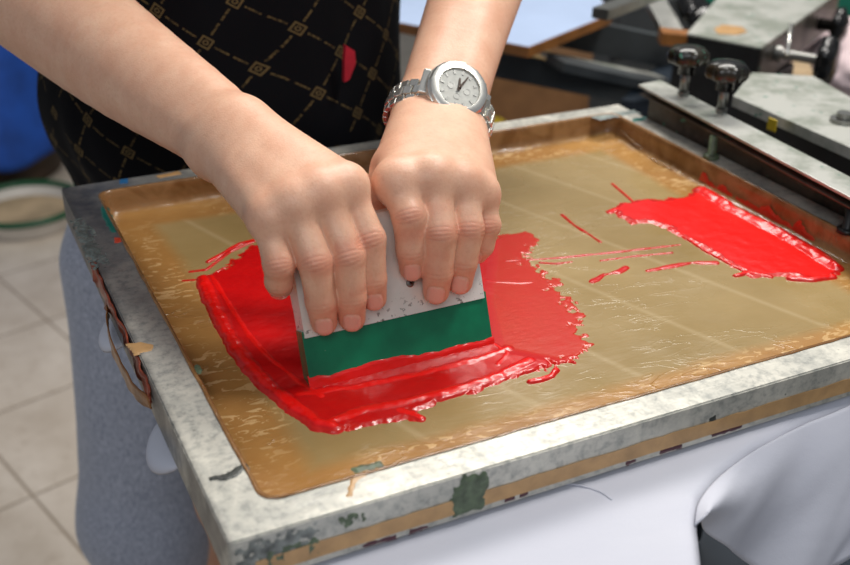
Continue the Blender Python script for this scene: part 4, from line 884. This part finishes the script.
MB().box((0.80, 0.22, -0.17), (0.10, 0.10, 0.33), None, 0.004).build('arm_post', M['dark'], arm)
# box-section head of the press
zt = -0.005; tp = [at_z(x, y, zt) for x, y in ((688, 33), (761, 47), (838, -8), (742, -30))]
dn = np.array([0, 0, -1.0]); h0 = 0.048
bm_ = MB(); bm_.rings([[p + dn * h0 for p in tp], [p + dn * 0.0022 for p in tp]]); hd = bm_.build('head_box', M['dark'], car); tag(hd, 'box-shaped steel head with pale stained top and black end')
def grow(P, g):
    c = sum(P) / len(P); return [p + (p - c) / np.linalg.norm(p - c) * g for p in P]
MB().rings([[p + dn * 0.002 for p in grow(tp, 0.003)], grow(tp, 0.003)]).build('top_plate', M['pale'], hd)
sd = [tp[1] + dn * 0.003, tp[2] + dn * 0.003, tp[2] + dn * h0, tp[1] + dn * h0]; sn = np.cross(tp[2] - tp[1], dn); sn /= np.linalg.norm(sn); sn = sn if sn @ (tp[1] - tp[0]) > 0 else -sn
MB().rings([[p + sn * 0.0005 for p in sd], [p + sn * 0.003 for p in sd]]).build('side_plate', M['brownsteel'], hd)
pp = [at_z(x, y, zt + 0.0002) for x, y in ((714, 29), (722, 25), (742, 27), (747, 32), (738, 35), (718, 34))]
MB().rings([pp, [p + [0, 0, 0.0006] for p in pp]]).build('brown_patch', M['tape'], hd)
c0 = at_plane(776, 53, tp[1], sn, 0.004); MB().lathe([(0.010, 0), (0.010, 0.008), (0.006, 0.0085), (0.006, 0.05), (0.009, 0.05), (0.009, 0.058)], c0, sn, 20).build('side_bolt', M['steel_dark'], hd, auto=0.5)
MB().lathe([(0.010, 0.052), (0.027, 0.054), (0.029, 0.062), (0.024, 0.072), (0.010, 0.074)], c0, sn, 48, True, lambda a, z: 1 + 0.07 * math.cos(a * 6)).build('side_knob', M['black_plastic'], hd, True)
MB().tube([at_d(787, 55, 1.10), at_d(791, 24, 1.12)], 0.0022, 8).build('lever', M['steel'], hd, True)
c1 = at_plane(818, 24, tp[1], sn, 0.004); MB().lathe([(0.008, 0), (0.008, 0.02), (0.024, 0.022), (0.026, 0.032), (0.010, 0.040)], c1, sn, 40, True, lambda a, z: 1 + 0.06 * math.cos(a * 6)).build('side_knob', M['black_plastic'], hd, True)
MB().box((0.90, 0.70, -0.465), (0.12, 0.12, 0.80), rotz(0.4), 0.005).build('column', M['dark'], hd)
# pink-stained cloth heap at the right edge on a dark blue tray
rg = empty('cloth_heap', at_z(845, 62, -0.10), 'crumpled white cloth stained with pink ink at the right edge', 'cloth')
cc_ = at_z(900, 60, -0.105)
def heap(p):
    v = p - cc_; r = np.sqrt((v[:, 0] / 0.16) ** 2 + (v[:, 1] / 0.13) ** 2 + (v[:, 2] / 0.05) ** 2); return (r - 1) * 0.06 + 0.016 * fbm(p[:, 0] * 22, p[:, 1] * 22, p[:, 2] * 22, 3)
V, Fq = surface(heap, cc_ - 0.2, cc_ + 0.2, 0.006, lip=2.2); mesh_obj('crumpled_cloth', V, Fq, M['pinkcloth'], rg, True)
ct = at_z(850, 100, -0.19); tr = empty('equipment_table', (1.45, 0.75, FLOOR), 'pale work table behind the press at the right', 'table')
MB().box((1.60, 0.75, -0.19), (0.8, 0.75, 0.03), None, 0.003).build('tabletop', M['sand'], tr)
for (x, y) in ((1.23, 0.42), (1.97, 0.42), (1.23, 1.08), (1.97, 1.08)): MB().box((x, y, (FLOOR - 0.205) / 2), (0.04, 0.04, -0.205 - FLOOR), None, 0.002).build('leg', M['dark'], tr)
cn = at_z(832, 96, -0.14); MB().lathe([(0.05, 0), (0.055, 0.01), (0.045, 0.035), (0.02, 0.04)], (max(cn[0] + 0.02, 1.26), cn[1], -0.175), (0, 0, 1), 24, True, lambda a, z: 1 + 0.2 * math.sin(a * 3)).build('ink_rag', M['navy'], None, True)
tag(bpy.data.objects['ink_rag'], 'small dark blue rag in front of the pink-stained cloth', 'rag')

# ------------------------------------------------------------------ far platen and the rest of the carousel
fpz = -0.03; fp_ = [at_z(x, y, fpz) for x, y in ((380, 19), (529, 47), (612, 14), (560, -60), (430, -60))]
fpl = empty('shirt_platen', sum(fp_) / 5 + [0, 0, -0.02], 'white and pale blue printing platen with wooden edge behind the watch wrist', 'platen')
MB().rings([[p + [0, 0, -0.014] for p in fp_], [p + [0, 0, -0.0008] for p in fp_]]).build('board', M['wood'], fpl); MB().rings([[p + [0, 0, -0.0007] for p in grow(fp_, -0.002)], grow(fp_, -0.002)]).build('top_sheet', M['platen'], fpl)
def bar(name, p0, p1, w, h, mat, par):
    p0, p1 = np.array(p0, float), np.array(p1, float); d = p1 - p0; L = np.linalg.norm(d); d /= L; u = np.array([-d[1], d[0], 0]); u /= np.linalg.norm(u); v = np.cross(d, u)
    prof = [u * w / 2 + v * h / 2, -u * w / 2 + v * h / 2, -u * w / 2 - v * h / 2, u * w / 2 - v * h / 2]; return MB().rings([[p0 + q for q in prof], [p1 + q for q in prof]]).build(name, mat, par)
bar('carousel_arm', at_d(470, 58, 1.43), at_d(660, 97, 1.56), 0.012, 0.036, M['slate'], car)
bar('carousel_arm', at_d(560, 30, 1.55), at_d(735, 66, 1.65), 0.02, 0.045, M['slate'], car)
bar('arm_rail', at_d(555, 62, 1.40), at_d(690, 92, 1.50), 0.05, 0.012, M['slate'], car)
bar('arm_rail', at_d(545, 55, 1.45), at_d(660, 78, 1.55), 0.03, 0.006, M['pale'], car)
bar('bracket', at_d(600, 14, 1.2), at_d(670, -12, 1.35), 0.020, 0.012, M['steel_dark'], car)
bar('bracket', at_d(655, 2, 1.5), at_d(676, 40, 1.45), 0.030, 0.010, M['steel_dark'], car)
bar('bracket', at_d(660, 36, 1.4), at_d(700, 40, 1.4), 0.03, 0.016, M['wood'], car)
bar('bracket', at_d(610, 10, 1.6), at_d(618, 60, 1.6), 0.02, 0.014, M['dark'], car)
MB().lathe([(0.012, 0), (0.030, 0.004), (0.030, 0.022), (0.012, 0.026)], at_d(688, 14, 1.5), (0.3, -0.6, 0.7), 24, True, lambda a, z: 1 + 0.08 * math.cos(a * 5)).build('knob', M['black_plastic'], car, True)
MB().lathe([(0.012, 0), (0.022, 0.004), (0.022, 0.016), (0.012, 0.02)], at_d(704, 24, 1.48), (-0.3, -0.6, 0.7), 24, True, lambda a, z: 1 + 0.08 * math.cos(a * 5)).build('knob', M['black_plastic'], car, True)
bar('carousel_arm', at_d(640, 120, 1.5), at_d(700, 60, 1.7), 0.06, 0.05, M['navy'], car)
MB().box((1.25, 1.35, -0.50), (0.14, 0.14, 0.74), rotz(0.3), 0.005).build('column', M['slate'], car)
cab = empty('teal_cabinet', (2.95, 2.75, FLOOR), 'teal green painted metal cabinet standing in the background', 'cabinet')
MB().box((2.95, 2.75, -0.40), (2.2, 0.5, 0.96), rotz(-0.35), 0.01).build('cabinet_body', M['teal'], cab)
MB().box((2.30, 2.72, -0.38), (0.03, 0.03, 0.80), rotz(-0.35), 0.004).build('edge_post', M['dark'], cab)
cb_ = empty('cardboard_box', (1.0, 1.9, FLOOR), 'brown cardboard box on the floor behind the frame', 'box')
bc = at_z(562, 112, -0.62)
MB().box((bc[0], bc[1] + 0.16, FLOOR + 0.20), (0.40, 0.30, 0.40), rotz(-0.30), 0.004).build('carton', M['card'], cb_); MB().box((bc[0], bc[1] + 0.16, FLOOR + 0.4005), (0.06, 0.302, 0.0015), rotz(-0.30), 0).build('tape_strip', M['tape'], cb_)
yb = at_z(503, 108, -0.55); o = MB().lathe([(0.045, 0), (0.055, 0.01), (0.058, 0.28), (0.060, 0.29), (0.05, 0.30)], (yb[0] - 0.05, yb[1], FLOOR), (0, 0, 1), 32).build('ink_tub', M['yellow'], None, auto=0.5); tag(o, 'yellow ink tub beside the brown cardboard box', 'tub')
bb = at_z(500, 76, -0.6); o = MB().box((bb[0], bb[1] + 0.15, FLOOR + 0.15), (0.34, 0.24, 0.30), rotz(-0.2), 0.015).build('storage_crate', M['bluep']); tag(o, 'dark blue storage crate farther behind the cardboard box', 'crate')

# ------------------------------------------------------------------ far left: tub, bin and blue sheet
R_ = 0.15; ft = at_z(28, 226, FLOOR + 0.05); dv = ray(28, 226)[:2]; dv /= np.linalg.norm(dv); rc = np.array([ft[0] + dv[0] * R_, ft[1] + dv[1] * R_])
tub = empty('floor_basin', (rc[0], rc[1], FLOOR), 'shallow round white basin with dark green rim on the tiled floor', 'basin')
MB().lathe([(R_ * 0.85, 0.001), (R_ * 0.99, 0.046), (R_, 0.05), (R_ * 0.96, 0.05), (R_ * 0.82, 0.008), (0.001, 0.008)], (rc[0], rc[1], FLOOR), (0, 0, 1), 48, False).build('basin_body', M['tubwhite'], tub, auto=0.6)
mb = MB(); mb.tube([(rc[0] + R_ * 0.985 * math.cos(a), rc[1] + R_ * 0.985 * math.sin(a), FLOOR + 0.052) for a in [2 * math.pi * k / 60 for k in range(61)]], 0.009, 10); mb.build('rim', M['green'], tub, True)
MB().lathe([(R_ * 0.86, 0.022), (R_ * 0.5, 0.028), (0.001, 0.02)], (rc[0], rc[1], FLOOR), (0, 0, 1), 40, False).build('lining', M['sand'], tub, True)
bcx = at_z(-16, 180, FLOOR); bn = empty('dark_bin', (bcx[0] , bcx[1] + 0.10, FLOOR), 'large dark brown round bin at the far left under a blue sheet', 'bin')
MB().lathe([(0.24, 0.002), (0.26, 0.30), (0.25, 0.55), (0.19, 0.62), (0.001, 0.64)], (bcx[0], bcx[1] + 0.10, FLOOR), (0, 0, 1), 48, False).build('bin_body', M['bin'], bn, True)
def sheet():
    rr = []; c = np.array([bcx[0], bcx[1] + 0.10])
    for k in range(30):
        t = k / 29; ring = []
        for j in range(96):
            a = 2 * math.pi * j / 96; hem = 0.06 * math.sin(a * 2 + 1.0); z = FLOOR + 0.78 - 0.62 * t + hem * t
            r = 0.290 * min(1, (t * 5.0) ** 0.5 + 0.05) + 0.014 * math.sin(a * 9 + 1.5 * t) * t + 0.01 * math.sin(a * 4) + 0.03 * t
            ring.append((c[0] + r * math.cos(a), c[1] + r * math.sin(a), z))
        rr.append(ring)
    o = MB().rings(rr, False).build('blue_sheet', M['blue'], None, True); m = o.modifiers.new('thick', 'SOLIDIFY'); m.thickness = 0.003; return o
tag(sheet(), 'royal blue cloth hanging over the dark bin at far left', 'cloth')

# ------------------------------------------------------------------ light
w = bpy.data.worlds.new('world'); scene.world = w; w.use_nodes = True; bg = w.node_tree.nodes['Background']; bg.inputs[0].default_value = (0.80, 0.88, 1.0, 1); bg.inputs[1].default_value = 0.23
def area(name, loc, tgt, sx, sy, e, c=(1, 1, 1)):
    d = bpy.data.lights.new(name, 'AREA'); d.shape = 'RECTANGLE'; d.size = sx; d.size_y = sy; d.energy = e; d.color = c; o = bpy.data.objects.new(name, d); col.objects.link(o); o.location = loc
    o.rotation_euler = (Vector(tgt) - Vector(loc)).to_track_quat('-Z', 'Y').to_euler(); return o
area('ceiling_lamp', (1.0, 1.15, 1.6), (0.25, 0.2, 0), 1.1, 0.5, 36, (1.0, 0.96, 0.90))
area('window_light', (-0.7, -1.5, 1.5), (0.2, 0.2, 0), 1.1, 0.9, 15, (0.92, 0.96, 1.0))
area('side_lamp', (0.95, 0.0, 1.7), (0.25, 0.2, 0), 0.45, 0.35, 22, (1.0, 0.97, 0.93))
scene.view_settings.view_transform = 'Standard'; scene.view_settings.look = 'None'; scene.view_settings.gamma = 1.0; scene.view_settings.use_curve_mapping = False; scene.view_settings.exposure = -0.06
